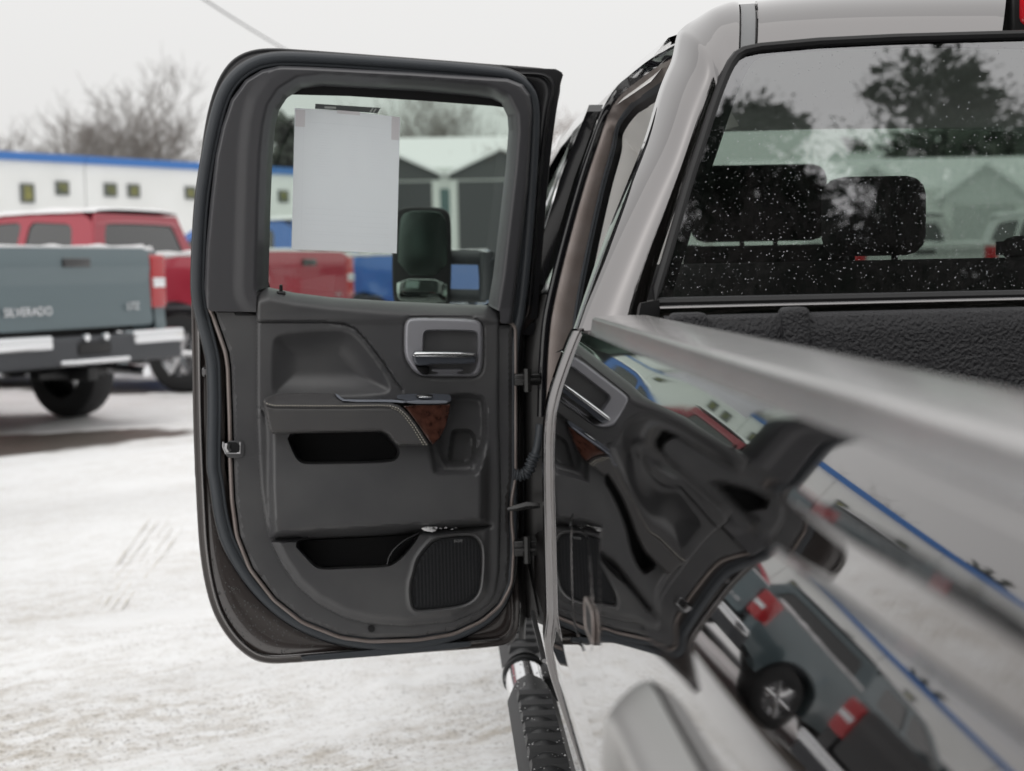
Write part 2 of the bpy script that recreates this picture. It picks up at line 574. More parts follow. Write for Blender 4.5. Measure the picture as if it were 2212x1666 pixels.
def ground():
    xs = spaced(-500, 500, 480, -0.6, 1.5)
    ys = spaced(-300, 900, 480, 4.9, 1.5)
    V, F = [], []
    for y in ys:
        for x in xs:
            z = zg(x, y)
            d = math.hypot(x, y - 5)
            if d < 22:
                k = 1 if d < 12 else (22 - d) / 10
                n1 = noise.fractal(Vector((x * 1.1, y * 1.1, 0)), 1.0, 2.0, 4)
                n2 = noise.fractal(Vector((x * 7, y * 5, 3)), .9, 2.0, 4)
                # ruts along the driving direction
                q = (-x * .42 + y * .9)
                n3 = noise.noise(Vector((x * 17, y * 21, 9))) if d < 7 else 0
                z += k * (.007 * n3 * max(.2, .8 + n2) + .016 * n1 + .012 * n2 * max(0, .55 + n1) + .016 * max(-.4, math.sin(q * 4.1 + 1.5 * n1)))
            V.append((x, y, z))
    w = len(xs)
    F = [(j * w + i, j * w + i + 1, (j + 1) * w + i + 1, (j + 1) * w + i) for j in range(len(ys) - 1) for i in range(w - 1)]
    m = bpy.data.materials.new('packed_dirty_snow')
    m.use_nodes = True
    nt = m.node_tree; N = nt.nodes; L = nt.links
    b = N['Principled BSDF']
    b.inputs['Roughness'].default_value = .6
    tc = N.new('ShaderNodeTexCoord')
    def nz(scale, detail, rough=.6, stretch=(1, 1, 1), rot=0):
        m0 = N.new('ShaderNodeMapping')
        m0.inputs['Rotation'].default_value = (0, 0, rot)
        L.new(tc.outputs['Object'], m0.inputs['Vector'])
        mp = N.new('ShaderNodeMapping')
        mp.inputs['Scale'].default_value = stretch
        L.new(m0.outputs[0], mp.inputs['Vector'])
        t = N.new('ShaderNodeTexNoise')
        t.inputs['Scale'].default_value = scale
        t.inputs['Detail'].default_value = detail
        t.inputs['Roughness'].default_value = rough
        L.new(mp.outputs[0], t.inputs['Vector'])
        return t.outputs['Fac']
    def ramp(s, a, c):
        r_ = N.new('ShaderNodeMapRange')
        r_.inputs['From Min'].default_value = a
        r_.inputs['From Max'].default_value = c
        L.new(s, r_.inputs['Value'])
        return r_.outputs[0]
    def math_(op, a, c):
        t = N.new('ShaderNodeMath'); t.operation = op
        for i, s in enumerate((a, c)):
            if isinstance(s, (int, float)): t.inputs[i].default_value = s
            else: L.new(s, t.inputs[i])
        return t.outputs[0]
    def mix(f, a, c):
        t = N.new('ShaderNodeMixRGB')
        L.new(f, t.inputs['Fac'])
        for s, q in ((t.inputs['Color1'], a), (t.inputs['Color2'], c)):
            if isinstance(q, tuple): s.default_value = (*q, 1)
            else: L.new(q, s)
        return t.outputs[0]
    big = nz(.55, 5, .6, (1, 1, 1))
    streak = nz(2.0, 6, .62, (.22, 1, 1), R(-24))
    grit = nz(15, 8, .78, (.5, 1, 1), R(-24))
    fine = nz(70, 4, .7)
    dirt = math_('MULTIPLY', ramp(streak, .38, .58), ramp(grit, .42, .58))
    dirt = math_('MULTIPLY', dirt, ramp(big, .30, .55))
    tracks = nz(.75, 5, .6, (.10, 1, 1), R(-24))
    col = mix(math_('MULTIPLY', ramp(streak, .45, .75), .25), (.94, .945, .95), (.76, .755, .75))
    col = mix(math_('MULTIPLY', ramp(tracks, .50, .64), .38), col, (.66, .655, .65))
    col = mix(math_('MULTIPLY', ramp(grit, .5, .72), .26), col, (.68, .65, .60))
    sp = N.new('ShaderNodeSeparateXYZ'); L.new(tc.outputs['Object'], sp.inputs[0])
    worn = N.new('ShaderNodeMapRange'); L.new(sp.outputs['Y'], worn.inputs['Value'])       # most grit lies where people walk round the truck
    worn.inputs['From Min'].default_value = 4.2; worn.inputs['From Max'].default_value = 7.0
    worn.inputs['To Min'].default_value = .85; worn.inputs['To Max'].default_value = .22
    worn = worn.outputs[0]
    col = mix(math_('MULTIPLY', dirt, worn), col, (.42, .36, .28))
    speck = math_('MULTIPLY', ramp(fine, .55, .62), ramp(streak, .38, .52))
    col = mix(math_('MULTIPLY', speck, worn), col, (.16, .13, .10))
    # bare wet asphalt where cars have stood (world positions)
    patch = None
    for (px, py, a, bb, an) in ASPH:
        dx = math_('SUBTRACT', sp.outputs['X'], px); dy = math_('SUBTRACT', sp.outputs['Y'], py)
        ca, sa = math.cos(an), math.sin(an)
        ux = math_('ADD', math_('MULTIPLY', dx, ca / a), math_('MULTIPLY', dy, sa / a))
        uy = math_('ADD', math_('MULTIPLY', dx, -sa / bb), math_('MULTIPLY', dy, ca / bb))
        e = math_('SQRT', math_('ADD', math_('MULTIPLY', ux, ux), math_('MULTIPLY', uy, uy)), 0)
        e = math_('ADD', e, math_('MULTIPLY', math_('SUBTRACT', streak, .5), 1.1))
        f = ramp(e, 1.06, .92)
        patch = f if patch is None else math_('MAXIMUM', patch, f)
    col = mix(patch, col, (.115, .10, .088))
    L.new(col, b.inputs['Base Color'])
    rr = N.new('ShaderNodeMapRange'); L.new(patch, rr.inputs['Value'])
    rr.inputs['To Min'].default_value = .6; rr.inputs['To Max'].default_value = .38
    L.new(rr.outputs[0], b.inputs['Roughness'])
    bp = N.new('ShaderNodeBump'); bp.inputs['Strength'].default_value = .5; bp.inputs['Distance'].default_value = .025
    L.new(math_('ADD', grit, math_('MULTIPLY', fine, .35)), bp.inputs['Height'])
    L.new(bp.outputs[0], b.inputs['Normal'])
    o = mesh('snow_ground', V, F, m, None, True, None)
    o['kind'] = 'structure'
    o['label'] = 'packed white snow with beige dirt over the sloping lot'
    return o
ASPH = [(-3.75, 10.25, 1.9, .6, R(18)), (-6.2, 11.3, 2.6, .9, R(155)), (-3.2, 15.6, 2.2, .8, R(155)), (-1.9, 19.6, 2.4, .9, R(155))]
ground()

# a short lugged tyre print pressed in the snow
def tyre_print():
    m = mat('print_dirt', (.74, .71, .66), .8, bump=(90, .8, .01), vary=(22, (.90, .89, .88), 1.0))
    mb = MB()
    rnd = random.Random(4)
    def gp(u, v):
        d = ray(u, v); p = CP + d * ((CAM_H - .02) / -d.z)
        return Vector((p.x, p.y, zg(p.x, p.y) + .006))
    for k in range(5):
        u = 178 + k * 21
        i = 0
        while i < 10:
            n = rnd.randint(2, 4)
            pts = [gp(u + j * 13.5 + rnd.uniform(-1, 1), 1335 - j * 14) for j in range(i, min(i + n, 11) + 1)]
            if len(pts) > 1: mb.tube(pts, [.002 + .006 * rnd.random() * (0 < q_ < len(pts) - 1) for q_ in range(len(pts))], 5, flat=(0, 0, 1))
            i += n + (rnd.random() < .4)
    o = mb.build('tyre_print', m)
    tag(o, 'faint beige tyre tread print pressed into snow left of the door', 'tyre print', kind='stuff')
tyre_print()

# ------------------------------------------------------------------ parked pickups
M['tyre'] = mat('tyre_rubber', (.018, .018, .019), .7, bump=(40, .4, .01))
M['rim'] = mat('alloy_rim', (.62, .62, .63), .22, .9)
M['rim_dark'] = mat('dark_alloy_rim', (.03, .03, .032), .3, .6, .5)
M['dark_glass'] = mat('dark_car_glass', (.012, .014, .015), .04, coat=1.0, ior=1.6)
M['snow'] = mat('snow_layer', (.84, .84, .85), .7, bump=(14, .5, .03))
M['bumper_dark'] = mat('bumper_plastic', (.055, .058, .065), .5)
M['badge'] = mat('badge_silver', (.78, .79, .81), .18, .85)
M['red_tail'] = mat('red_tail_lens', (.40, .016, .022), .12, coat=1.0)
M['amber'] = mat('amber_lens', (.7, .32, .02), .2, coat=1.0)
M['yellow'] = mat('plow_yellow', (.62, .38, .02), .45)

def arc(cy, cz, r, a0, a1, n):
    return [(cy + r * math.cos(R(a0 + (a1 - a0) * i / n)), cz + r * math.sin(R(a0 + (a1 - a0) * i / n))) for i in range(n + 1)]

def pickup(name, label, paint, loc, rot, snow=True, rim='rim', text=None, badge2=None, group='pickups parked in a row on the snowy lot', flip_plow=False, bumper_chrome=True, van=False):
    L_, W, RAIL, BELT_, ROOF = 5.85, .99, 1.40, 1.34, 1.90
    root = thing(name, label, 'van' if van else 'pickup truck', loc, rot, group)
    YW = (1.02, 4.70)
    RW = .405
    top = [(.10, RAIL), (2.02, RAIL - .01), (2.04, BELT_), (4.25, BELT_ - .02), (4.5, 1.28), (5.55, 1.16), (5.78, .98), (5.84, .6), (5.80, .46)]
    if van: top = [(.06, 1.34), (4.5, 1.30), (5.2, 1.12), (5.6, .9), (5.7, .6), (5.68, .42)]
    bot = [(5.40, .42)] + arc(YW[1], .44, .50, -2, 182, 14) + [(4.1, .47), (1.9, .47)] + arc(YW[0], .44, .50, -2, 182, 14) + [(.4, .55), (.12, .6), (.06, .8)]
    prof = top + bot
    for s in (-1, 1):
        def hf(p, s=s):
            z = p[:, 1]
            h = -.045 * ((z - .95) / .45) ** 2
            h += .012 * np.exp(-((z - .78) / .05) ** 2)
            da = np.minimum(np.hypot(p[:, 0] - YW[0], z - .44), np.hypot(p[:, 0] - YW[1], z - .44))
            h += .025 * smooth01((.62 - da) / .06)
            return h
        def mf(u, v, h, s=s): return Vector((s * (W + h), u, v))
        relief('body_side', prof, hf, mf, paint, root, step=.11, skirt=.12, sharp=40)
    core = MB()
    core.box((-.86, .3, .5), (.86, 5.6, .82))
    core.box((-.86, 2.2, .82), (.86, 5.5, 1.10))
    core.build('underbody', M['black'], root, False)
    if not van:
        bed = MB(); bed.box((-.86, .2, .82), (.86, 2.0, .86)); bed.box((-.9, 1.98, .82), (.9, 2.06, 1.38))
        bed.build('bed_floor', M['bumper_dark'], root, False)
    # bonnet
    hood = MB()
    rows = []
    for y, z in ((4.2, 1.33), (4.6, 1.30), (5.2, 1.24), (5.55, 1.17), (5.78, 1.0), (5.84, .7), (5.80, .5)):
        rows.append([(x * .97, y - .08 * (x / 1) ** 2, z - .05 * abs(x) ** 3) for x in (-1, -.8, -.4, 0, .4, .8, 1)])
    hood.loft(rows).build('bonnet', paint, root, True, 50)
    # greenhouse
    cy0, cy1 = (2.04, 4.25) if not van else (.1, 4.4)
    side_poly = [(cy0 + .02, BELT_), (cy0 + .14, ROOF - .12), (cy0 + .30, ROOF - .02), (cy1 - .85, ROOF - .02), (cy1 - .55, ROOF - .10), (cy1 + .15, BELT_)]
    mid = cy0 + 1.02 if not van else cy0 + 1.5
    wins = [[(cy0 + .32, BELT_ + .05), (cy0 + .40, ROOF - .14), (mid - .06, ROOF - .10), (mid - .04, BELT_ + .05)],
            [(mid + .06, BELT_ + .05), (mid + .05, ROOF - .10), (cy1 - .78, ROOF - .11), (cy1 - .12, BELT_ + .07)]]
    for s in (-1, 1):
        def mf(u, v, h, s=s): return Vector((s * (.925 - .36 * (v - BELT_) + h), u, v))
        hs_ = [rquad(w_, .07) for w_ in wins]
        relief('cab_side', side_poly, lambda p: np.zeros(len(p)), mf, paint, root, step=.10, holes=hs_, skirt=.05)
        for w_ in hs_:
            o_ = offset_poly(w_, .015)
            a = resample(o_, .06)
            V = [mf(u, v, -.012) for u, v in a]
            mesh('side_window', V, [tuple(range(len(V)))], M['dark_glass'], root, False)
    # roof
    roof = MB(); rows = []
    for y, z in ((cy0 + .10, ROOF - .13), (cy0 + .16, ROOF - .04), (cy0 + .32, ROOF), (cy0 + 1, ROOF + .02), (cy1 - .85, ROOF), (cy1 - .6, ROOF - .08)):
        rows.append([(x, y, z - .03 * (abs(x) / .74) ** 4) for x in (-.755, -.7, -.5, -.25, 0, .25, .5, .7, .755)])
    roof.loft(rows).build('roof', paint, root, True, 60)
    # back of the cab with its window, windshield
    def mb_(u, v, h): return Vector((u * (1 - .38 * (v - BELT_) / .93), cy0 + .02 + .22 * (v - BELT_) - h, v))
    rp = [(-.925, 1.05), (.925, 1.05), (.925, BELT_), (.925, ROOF - .03), (-.925, ROOF - .03), (-.925, BELT_)]
    rwin = rquad([(-.74, BELT_ + .05), (-.72, ROOF - .12), (.72, ROOF - .12), (.74, BELT_ + .05)], .1)
    relief('cab_back', rp, lambda p: np.zeros(len(p)), mb_, paint, root, step=.12, holes=[rwin], skirt=.03)
    a = resample(offset_poly(rwin, .02), .06)
    mesh('rear_window', [mb_(u, v, -.01) for u, v in a], [tuple(range(len(a)))], M['dark_glass'], root, False)
    fwv = [(-.86, cy1 + .12, BELT_ - .02), (.86, cy1 + .12, BELT_ - .02), (.70, cy1 - .58, ROOF - .07), (-.70, cy1 - .58, ROOF - .07)]
    mesh('windshield', fwv, [(0, 1, 2, 3)], M['dark_glass'], root, False)
    # tailgate
    if not van:
        def mt(u, v, h): return Vector((u, .06 - h + .03 * (v - 1.1), v))
        tp = rquad([(-.80, .80), (.80, .80), (.80, 1.42), (-.80, 1.42)], .04)
        def ht(p):
            z = p[:, 1]
            return .02 * smooth01((1.40 - z) / .06) - .018 * smooth01((.07 - np.abs(z - 1.30)) / .02) * 0 + .012 * smooth01((z - 1.20) / .03) + .01 * smooth01((.90 - z) / .04)
        tg = relief('tailgate', tp, ht, mt, paint, root, step=.07, skirt=.05)
        mb = MB(); mb.rbox((-.14, .015, 1.27), (.14, .05, 1.34), .012); mb.build('tailgate_handle', M['gloss_black'], tg)
        for (s_, x_, z_, sz) in ((text, -.74, .915, .066), (badge2, .50, .93, .058)):
            if not s_: continue
            lettering('lettering', s_, sz * 1.35, .006, M['badge'], tg, Matrix.Translation((x_, .012, z_)) @ Matrix.Rotation(R(90), 4, 'X'))
    for s in (-1, 1):
        tl = MB(); tl.rbox((min(s * .81, s * .99), .03, .93), (max(s * .81, s * .99), .22, 1.37), .03)
        t = tl.build('taillight', M['red_tail'], root)
        w = MB(); w.rbox((min(s * .83, s * .97), .022, 1.10), (max(s * .83, s * .97), .06, 1.18), .01); w.build('reverse_light', M['badge'], t)
    # rear bumper
    def bz(x0, x1, z0, z1, y0, y1, nm, m_, par):
        q = MB(); q.rbox((x0, y0, z0), (x1, y1, z1), .025); return q.build(nm, m_, par)
    bp = bz(-.98, .98, .52, .74, -.12, .14, 'rear_bumper', M['bumper_dark'], root)
    if bumper_chrome:
        for s in (-1, 1):
            bz(min(s * .42, s * .99), max(s * .42, s * .99), .655, .765, -.15, .10, 'bumper_step', M['badge'], bp)
        bz(-.36, .36, .53, .575, -.16, .05, 'bumper_bar', M['badge'], bp)
    bz(-.17, .17, .60, .70, -.135, -.10, 'plate_recess', M['black'], bp)
    for s in (-1, 1):
        q = MB(); q.lathe([(.0, -.03), (.028, -.03), (.028, .0), (0, .0)], (s * .10, -.13, .735), 'y', 10); q.build('plate_lamp', M['badge'], bp)
    q = MB(); q.rbox((-.05, -.10, .40), (.05, .3, .50), .01); q.rbox((-.35, .1, .42), (.35, .2, .48), .01); q.build('hitch_receiver', M['black'], root)
    q = MB(); q.tube([(.62, .9, .46), (.64, .3, .44), (.66, -.02, .42)], .045, 10); q.build('exhaust_pipe', M['chrome'], root)
    # wheels
    for s in (-1, 1):
        for y in YW:
            c = (s * .84, y, RW)
            w = MB(); w.lathe([(.23, -.13), (.34, -.14), (.395, -.11), (RW, -.05), (RW, .05), (.395, .11), (.34, .14), (.23, .13)], c, 'x', 28)
            tw = w.build('wheel', M['tyre'], root)
            rm = MB(); rm.lathe([(.245, .12 * s), (.245, .05 * s), (.10, .06 * s)], c, 'x', 28)
            rm.lathe([(.075, .10 * s), (.05, .13 * s), (0, .135 * s)], c, 'x', 14)
            for k in range(6):
                q = 2 * math.pi * k / 6
                d1 = Vector((0, math.cos(q), math.sin(q)))
                cc = Vector(c) + Vector((s * .10, 0, 0))
                rm.tube([cc + d1 * .05, cc + d1 * .15 + Vector((s * .012, 0, 0)), cc + d1 * .245], [.04, .03, .036], 6)
            rm.build('rim', M[rim], tw, True, 30)
    # mirrors, door handles, seams
    for s in (-1, 1):
        q = MB(); q.rbox((min(s * .95, s * 1.22), 3.92, BELT_ + .02), (max(s * .95, s * 1.22), 4.05, BELT_ + .24), .03); q.build('side_mirror', paint, root)
        for y in (2.35, 3.35):
            q = MB(); q.rbox((min(s * .95, s * 1.0), y, 1.14), (max(s * .95, s * 1.0), y + .2, 1.18), .012); q.build('door_handle', paint if rim != 'rim' else M['badge'], root)
    if snow:
        q = MB(); rows = []
        for i in range(15):
            y = cy0 + .12 + (cy1 - .70 - cy0 - .12) * i / 14
            e = .2 if i in (0, 14) else 1
            rows.append([(x, y + .03 * noise.noise(Vector((x * 4, y, 1))), ROOF - .03 * (abs(x) / .74) ** 4 + .012 + e * (.035 + .03 * noise.noise(Vector((x * 3, y * 3, len(label))))) * (1 if abs(x) < .7 else .1)) for x in (-.735, -.69, -.6, -.4, -.2, 0, .2, .4, .6, .69, .735)])
        q.loft(rows).build('snow_cap', M['snow'], root, True, 70)
        if not van:
            q = MB()
            for s in (-1, 1):
                q.tube([(s * .94, .15 + i * .12, RAIL + .005 + .01 * random.random()) for i in range(16)], [.02 + .02 * random.random() for _ in range(16)], 6, flat=(0, 0, 1))
            q.tube([(-.78 + i * .12, .09, 1.42 + .006 * random.random()) for i in range(14)], [.012 + .022 * random.random() for _ in range(14)], 6)
            q.build('snow_ridge', M['snow'], root, True, 70)
    if flip_plow:
        q = MB(); rows = []
        for z, y in ((.12, 6.5), (.3, 6.42), (.55, 6.42), (.8, 6.52)):
            rows.append([(x, y, z) for x in (-1.2, -.6, 0, .6, 1.2)])
        q.loft(rows); q.build('plow_blade', M['yellow'], root, True)
        for s in (-.6, .6):
            q = MB(); q.rbox((s - .1, 5.9, .95), (s + .1, 6.0, 1.12), .02); q.build('plow_lamp', M['amber'], root)
        q = MB(); q.rbox((-.8, 5.82, .55), (.8, 5.88, .95), .02); q.build('grille', M['gloss_black'], root)
    return root

AP = R(65)
def carpaint(n, c, metal=.35, rough=.3):
    return mat(n, c, rough, metal, 1.0, .03, 1.5)
spots = [
    ('green_grey pickup', (.095, .135, .15), (-2.76, 11.10), 'grey green pickup nearest behind the open door, tailgate towards us', 'rim', 'SILVERADO', 'LTZ'),
    ('red pickup', (.36, .012, .035), (-1.33, 15.0), 'crimson red pickup with snow on its roof behind the grey green one', 'rim', None, 'LTZ'),
    ('blue pickup', (.03, .13, .42), (.40, 18.4), 'bright blue pickup seen through the open door window', 'rim', None, None),
    ('black pickup', (.012, .012, .014), (-3.75, 7.2), 'black pickup with dark wheels, nearest in the row left of the picture', 'rim_dark', None, None),
]
for i, (n, c, (x, y), lab, rim, tx, b2) in enumerate(spots):
    pickup('parked_pickup', lab, carpaint(n + '_paint', c, .3 if i != 3 else .1), (x, y, zg(x, y)), R(58) if i == 0 else AP, i != 3, rim, tx, b2)
pickup('parked_van', 'white van with snow on its roof at the near end of the row', carpaint('white_paint', (.75, .75, .76), 0), (-6.0, 2.9, zg(-6, 2.9)), AP, True, 'rim', group='vans parked left of the row', van=True)
pickup('parked_van', 'black van with snow on its roof, nose out beyond the red pickup', carpaint('black_van_paint', (.012, .012, .014), .1), (-7.6, 18.0, zg(-7.6, 18)), AP, True, 'rim_dark', group='vans parked left of the row', van=True)
x, y = 9.4, 25.5
pickup('parked_pickup', 'white plow pickup facing us, seen through the windshield', carpaint('white_truck_paint', (.75, .75, .76), 0), (x, y, zg(x, y)), R(180 + 12), True, 'rim', group='pickups beyond the cab', flip_plow=True)
x, y = 6.75, 19.5
pickup('parked_pickup', 'pale silver pickup with red taillights, seen through the windshield', carpaint('silver_paint', (.5, .5, .5), .6), (x, y, zg(x, y)), R(-8), True, 'rim', group='pickups beyond the cab')

# ------------------------------------------------------------------ long white building with a blue fascia
def long_building():
    d1, d2 = ray(0, 327), ray(430, 352)
    by = 45.0; p1 = CP + d1 * (by / d1.y)
    y2 = by * (d1.z / d1.y) / (d2.z / d2.y); p2 = CP + d2 * (y2 / d2.y)
    bx = p1.x
    an = math.atan2(y2 - by, p2.x - bx); ca, sa = math.cos(an), math.sin(an)
    def W_(s, d, z): return Vector((bx + ca * s - sa * d, by + sa * s + ca * d, z))
    zt = p1.z
    root = thing('long_building', 'long low white metal building with a bright blue roof edge', 'building', (bx, by, 0))
    ORI[root.name] = Vector((bx, by, 0))
    wm = mat('white_metal_wall', (.78, .79, .78), .5, vary=(.6, (.70, .71, .69), .5))
    bm_ = mat('blue_fascia', (.05, .17, .46), .5)
    rm = M['snow']
    s0, s1 = -46, 13
    w = 4.9
    k = 0
    s = s0
    while s < s1 - .1:
        e = min(s + w, s1)
        q = MB(); A = [W_(s + .02, 0, -.5), W_(e - .02, 0, -.5), W_(e - .02, 0, zt - .25), W_(s + .02, 0, zt - .25)]
        Bk = [p + Vector((-sa, ca, 0)) * .2 for p in A]
        q.add(A + Bk, [(0, 1, 2, 3), (4, 7, 6, 5), (0, 4, 5, 1), (1, 5, 6, 2), (2, 6, 7, 3), (3, 7, 4, 0)])
        q.build('wall_panel', wm, root, False)
        q = MB(); A = [W_(s + .01, -.12, zt - .25), W_(e - .01, -.12, zt - .25), W_(e - .01, -.12, zt), W_(s + .01, -.12, zt)]
        Bk = [p + Vector((-sa, ca, 0)) * .4 for p in A]
        q.add(A + Bk, [(0, 1, 2, 3), (4, 7, 6, 5), (0, 4, 5, 1), (1, 5, 6, 2), (2, 6, 7, 3), (3, 7, 4, 0)])
        q.build('fascia_panel', bm_, root, False)
        s = e
    q = MB()
    q.add([W_(s0, .1, zt - .02), W_(s1, .1, zt - .02), W_(s1, 9, zt + .25), W_(s0, 9, zt + .25)], [(0, 1, 2, 3)])
    q.build('roof', rm, root, False)
    q = MB()
    q.add([W_(s0, .2, -.5), W_(s1, .2, -.5), W_(s1, 18, -.5), W_(s0, 18, -.5), W_(s0, .2, zt - .05), W_(s1, .2, zt - .05), W_(s1, 18, zt - .05), W_(s0, 18, zt - .05)],
          [(0, 3, 2, 1), (1, 2, 6, 5), (2, 3, 7, 6), (3, 0, 4, 7)])
    q.build('end_walls', wm, root, False)
    fm = mat('window_frame', (.10, .11, .11), .5)
    pm = mat('window_pane', (.10, .115, .06), .2, vary=(3, (.30, .28, .08), .8))
    for (u, big) in ((57, 1), (133, 0), (237, 0), (287, 0), (410, 0), (610, 0), (-180, 1), (-380, 0), (-620, 0), (-1050, 1)):
        # position along the wall from its direction seen at the camera
        d_ = ray(u, 400); t = d_.x / d_.y
        s = (t * by - bx) / (ca - t * sa)
        z0 = P(0, 402, 45).z - (.2 if big else 0)
        c = W_(s, -.03, z0)
        fx = Vector((ca, sa, 0)); up_ = Vector((0, 0, 1)); nn = Vector((sa, -ca, 0))
        hh = .30 if big else .22
        def quad(a, b_, d):
            A = [c - fx * a - up_ * b_ + nn * d, c + fx * a - up_ * b_ + nn * d, c + fx * a + up_ * b_ + nn * d, c - fx * a + up_ * b_ + nn * d]
            Bk = [p - nn * .08 for p in A]
            return A + Bk
        q = MB(); q.add(quad(.24, hh, .04), [(0, 1, 2, 3), (0, 4, 5, 1), (1, 5, 6, 2), (2, 6, 7, 3), (3, 7, 4, 0)])
        f = q.build('window', fm, root, False)
        q = MB(); q.add(quad(.15, hh - .08, .055), [(0, 1, 2, 3), (0, 4, 5, 1), (1, 5, 6, 2), (2, 6, 7, 3), (3, 7, 4, 0)])
        q.build('pane', pm, f, False)
long_building()

# ------------------------------------------------------------------ garage with two front gables (through the door window)
def garage(name, label, x0, y0, u_peaks, half, zpk, zev, zr, width, wallc=(.62, .64, .62), doorc=(.06, .062, .066), gablec=(.075, .078, .08)):
    root = thing(name, label, 'garage', (x0, y0, zg(x0, y0)))
    ORI[root.name] = Vector((x0, y0, zg(x0, y0)))
    wm = mat(name + '_wall', wallc, .7)
    gm = mat(name + '_gable', gablec, .7)
    dm = mat(name + '_door', doorc, .6)
    q = MB(); q.box((x0 - width / 2, y0, -.5), (x0 + width / 2, y0 + 9, zev)); q.build('wall', wm, root, False)
    q = MB()
    a, b = x0 - width / 2 - .4, x0 + width / 2 + .4
    q.add([(a, y0 - .5, zev - .1), (b, y0 - .5, zev - .1), (b, y0 + 4.5, zr), (a, y0 + 4.5, zr), (b, y0 + 9.5, zev - .1), (a, y0 + 9.5, zev - .1)], [(0, 1, 2, 3), (3, 2, 4, 5)])
    q.add([(a, y0 - .5, zev - .3), (b, y0 - .5, zev - .3), (b, y0 - .5, zev - .1), (a, y0 - .5, zev - .1)], [(0, 1, 2, 3)])
    q.build('roof', M['snow'], root, False)
    for px in u_peaks:
        g = MB()
        yy = y0 - 1.2
        g.add([(px + half, yy - .02, zev - .35), (px + half, yy - .02, zev), (px, yy - .02, zpk), (px - half, yy - .02, zev), (px - half, yy - .02, zev - .35)], [(0, 1, 2, 3, 4)])
        lw = MB(); lw.box((px - half, yy, -.5), (px + half, y0 + .5, zev - .2)); lw.build('gable_wall', wm, root, False)
        gb = g.build('gable', gm, root, False)
        r_ = MB()
        for s in (-1, 1):
            A = [(px, yy - .25, zpk + .10), (px + s * (half + .3), yy - .25, zev - .10), (px + s * (half + .3), y0 + 3, zev - .10), (px, y0 + 3, zpk + .10)]
            Bq = [(x_, y_, z_ - .14) for x_, y_, z_ in A]
            r_.add(A + Bq, [(0, 1, 2, 3), (4, 7, 6, 5), (0, 4, 5, 1), (1, 5, 6, 2), (3, 2, 6, 7)])
        r_.build('gable_roof', M['snow'], gb, False)
        d = MB(); d.box((px - half + .35, yy - .05, 0), (px + half - .35, yy + .05, zev - .42)); d.build('garage_door', dm, root, False)
    wx = (u_peaks[0] + u_peaks[1]) / 2
    w = MB(); w.box((wx - .5, y0 - 1.16, zev - 2.1), (wx + .5, y0 - 1.1, zev - .75))
    wl_ = MB(); wl_.box((wx - 1.25, y0 - 1.1, -.5), (wx + 1.25, y0 - .9, zev + .2)); wl_.build('wall_strip', wm, root, False)
    w.build('window', mat(name + '_pane', (.10, .15, .15), .2), root, False)
YG = 66
pk1, pk2 = P(835, 330, YG - 1.2), P(1082, 322, YG - 1.2)
garage('double_garage', 'pale house with a snowy roof and two dark garage gables, far beyond the door window', 1.0, YG,
       (pk1.x, pk2.x), 2.35, pk2.z, P(950, 372, YG - 1.2).z, P(950, 297, YG + 4.5).z, 13)
hx = P(1935, 400, 48)
garage('far_house', 'pale house far ahead, seen through the truck windshield', hx.x + 1, 48, (hx.x - 1.2, hx.x + 2.6), 1.4, P(1935, 362, 48).z, P(1935, 425, 48).z, P(1935, 340, 52).z, 11, (.68, .69, .68), (.46, .47, .47), (.62, .63, .63))

# ------------------------------------------------------------------ trees
M['bark'] = mat('bare_bark', (.21, .19, .175), .85, vary=(3, (.27, .25, .235), .6))
M['bark_dark'] = mat('dark_bark', (.03, .027, .025), .8)  # darker bark for the bare tree mirrored in the rear window
M['bark_brown'] = mat('brown_twigs', (.19, .135, .11), .9)
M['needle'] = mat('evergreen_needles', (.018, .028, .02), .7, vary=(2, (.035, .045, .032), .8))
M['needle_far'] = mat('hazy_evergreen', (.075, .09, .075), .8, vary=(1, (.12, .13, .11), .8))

def bare_tree(loc, h, label, spread=.55, seed=1, depth=6, group='bare trees behind the lot', m='bark', name='bare_tree', stems=1):
    rnd = random.Random(seed)
    root = thing(name, label, 'tree', loc, 0, group)
    trunk, br = MB(), MB()
    def grow(p, d, l, r_, k, mb):
        n = 4
        pts = [p]; rs = [r_]
        q = Vector(p); dd = Vector(d)
        for i in range(n):
            dd = (dd + Vector((rnd.uniform(-1, 1), rnd.uniform(-1, 1), rnd.uniform(-.5, .9))) * .13).normalized()
            q = q + dd * (l / n)
            pts.append(q.copy()); rs.append(r_ * (1 - .42 * (i + 1) / n))
        mb.tube(pts, rs, 5 if k < 2 else 3, cap=False)
        if k >= depth: return
        nb = rnd.choice((2, 3, 4)) if k else 5
        for j in range(nb):
            t = rnd.uniform(.45, 1.0) if j else 1.0
            i = min(n, max(1, int(round(t * n))))
            az = rnd.uniform(0, 6.283)
            sd_ = Vector((math.cos(az), math.sin(az), rnd.uniform(-.1, .5)))
            nd = (dd * (1 - spread * (.5 if j == 0 else 1)) + sd_ * spread * (.6 if j == 0 else 1)).normalized()
            grow(pts[i], nd, l * rnd.uniform(.62, .86), max(rs[i] * rnd.uniform(.6, .85), h * .0011), k + 1, br)
    for s in range(stems):
        a = 6.283 * s / max(1, stems)
        off = Vector((math.cos(a), math.sin(a), 0)) * (.02 * h if stems > 1 else 0)
        d0 = Vector((off.x * 2.2 / h * 4, off.y * 2.2 / h * 4, 1)).normalized() if stems > 1 else Vector((0, 0, 1))
        grow(off, d0, h * .28, h * .026 / (stems ** .4), 0, trunk)
    trunk.build('trunk', M[m], root)
    br.build('branches', M[m], root, True, None)
    return root

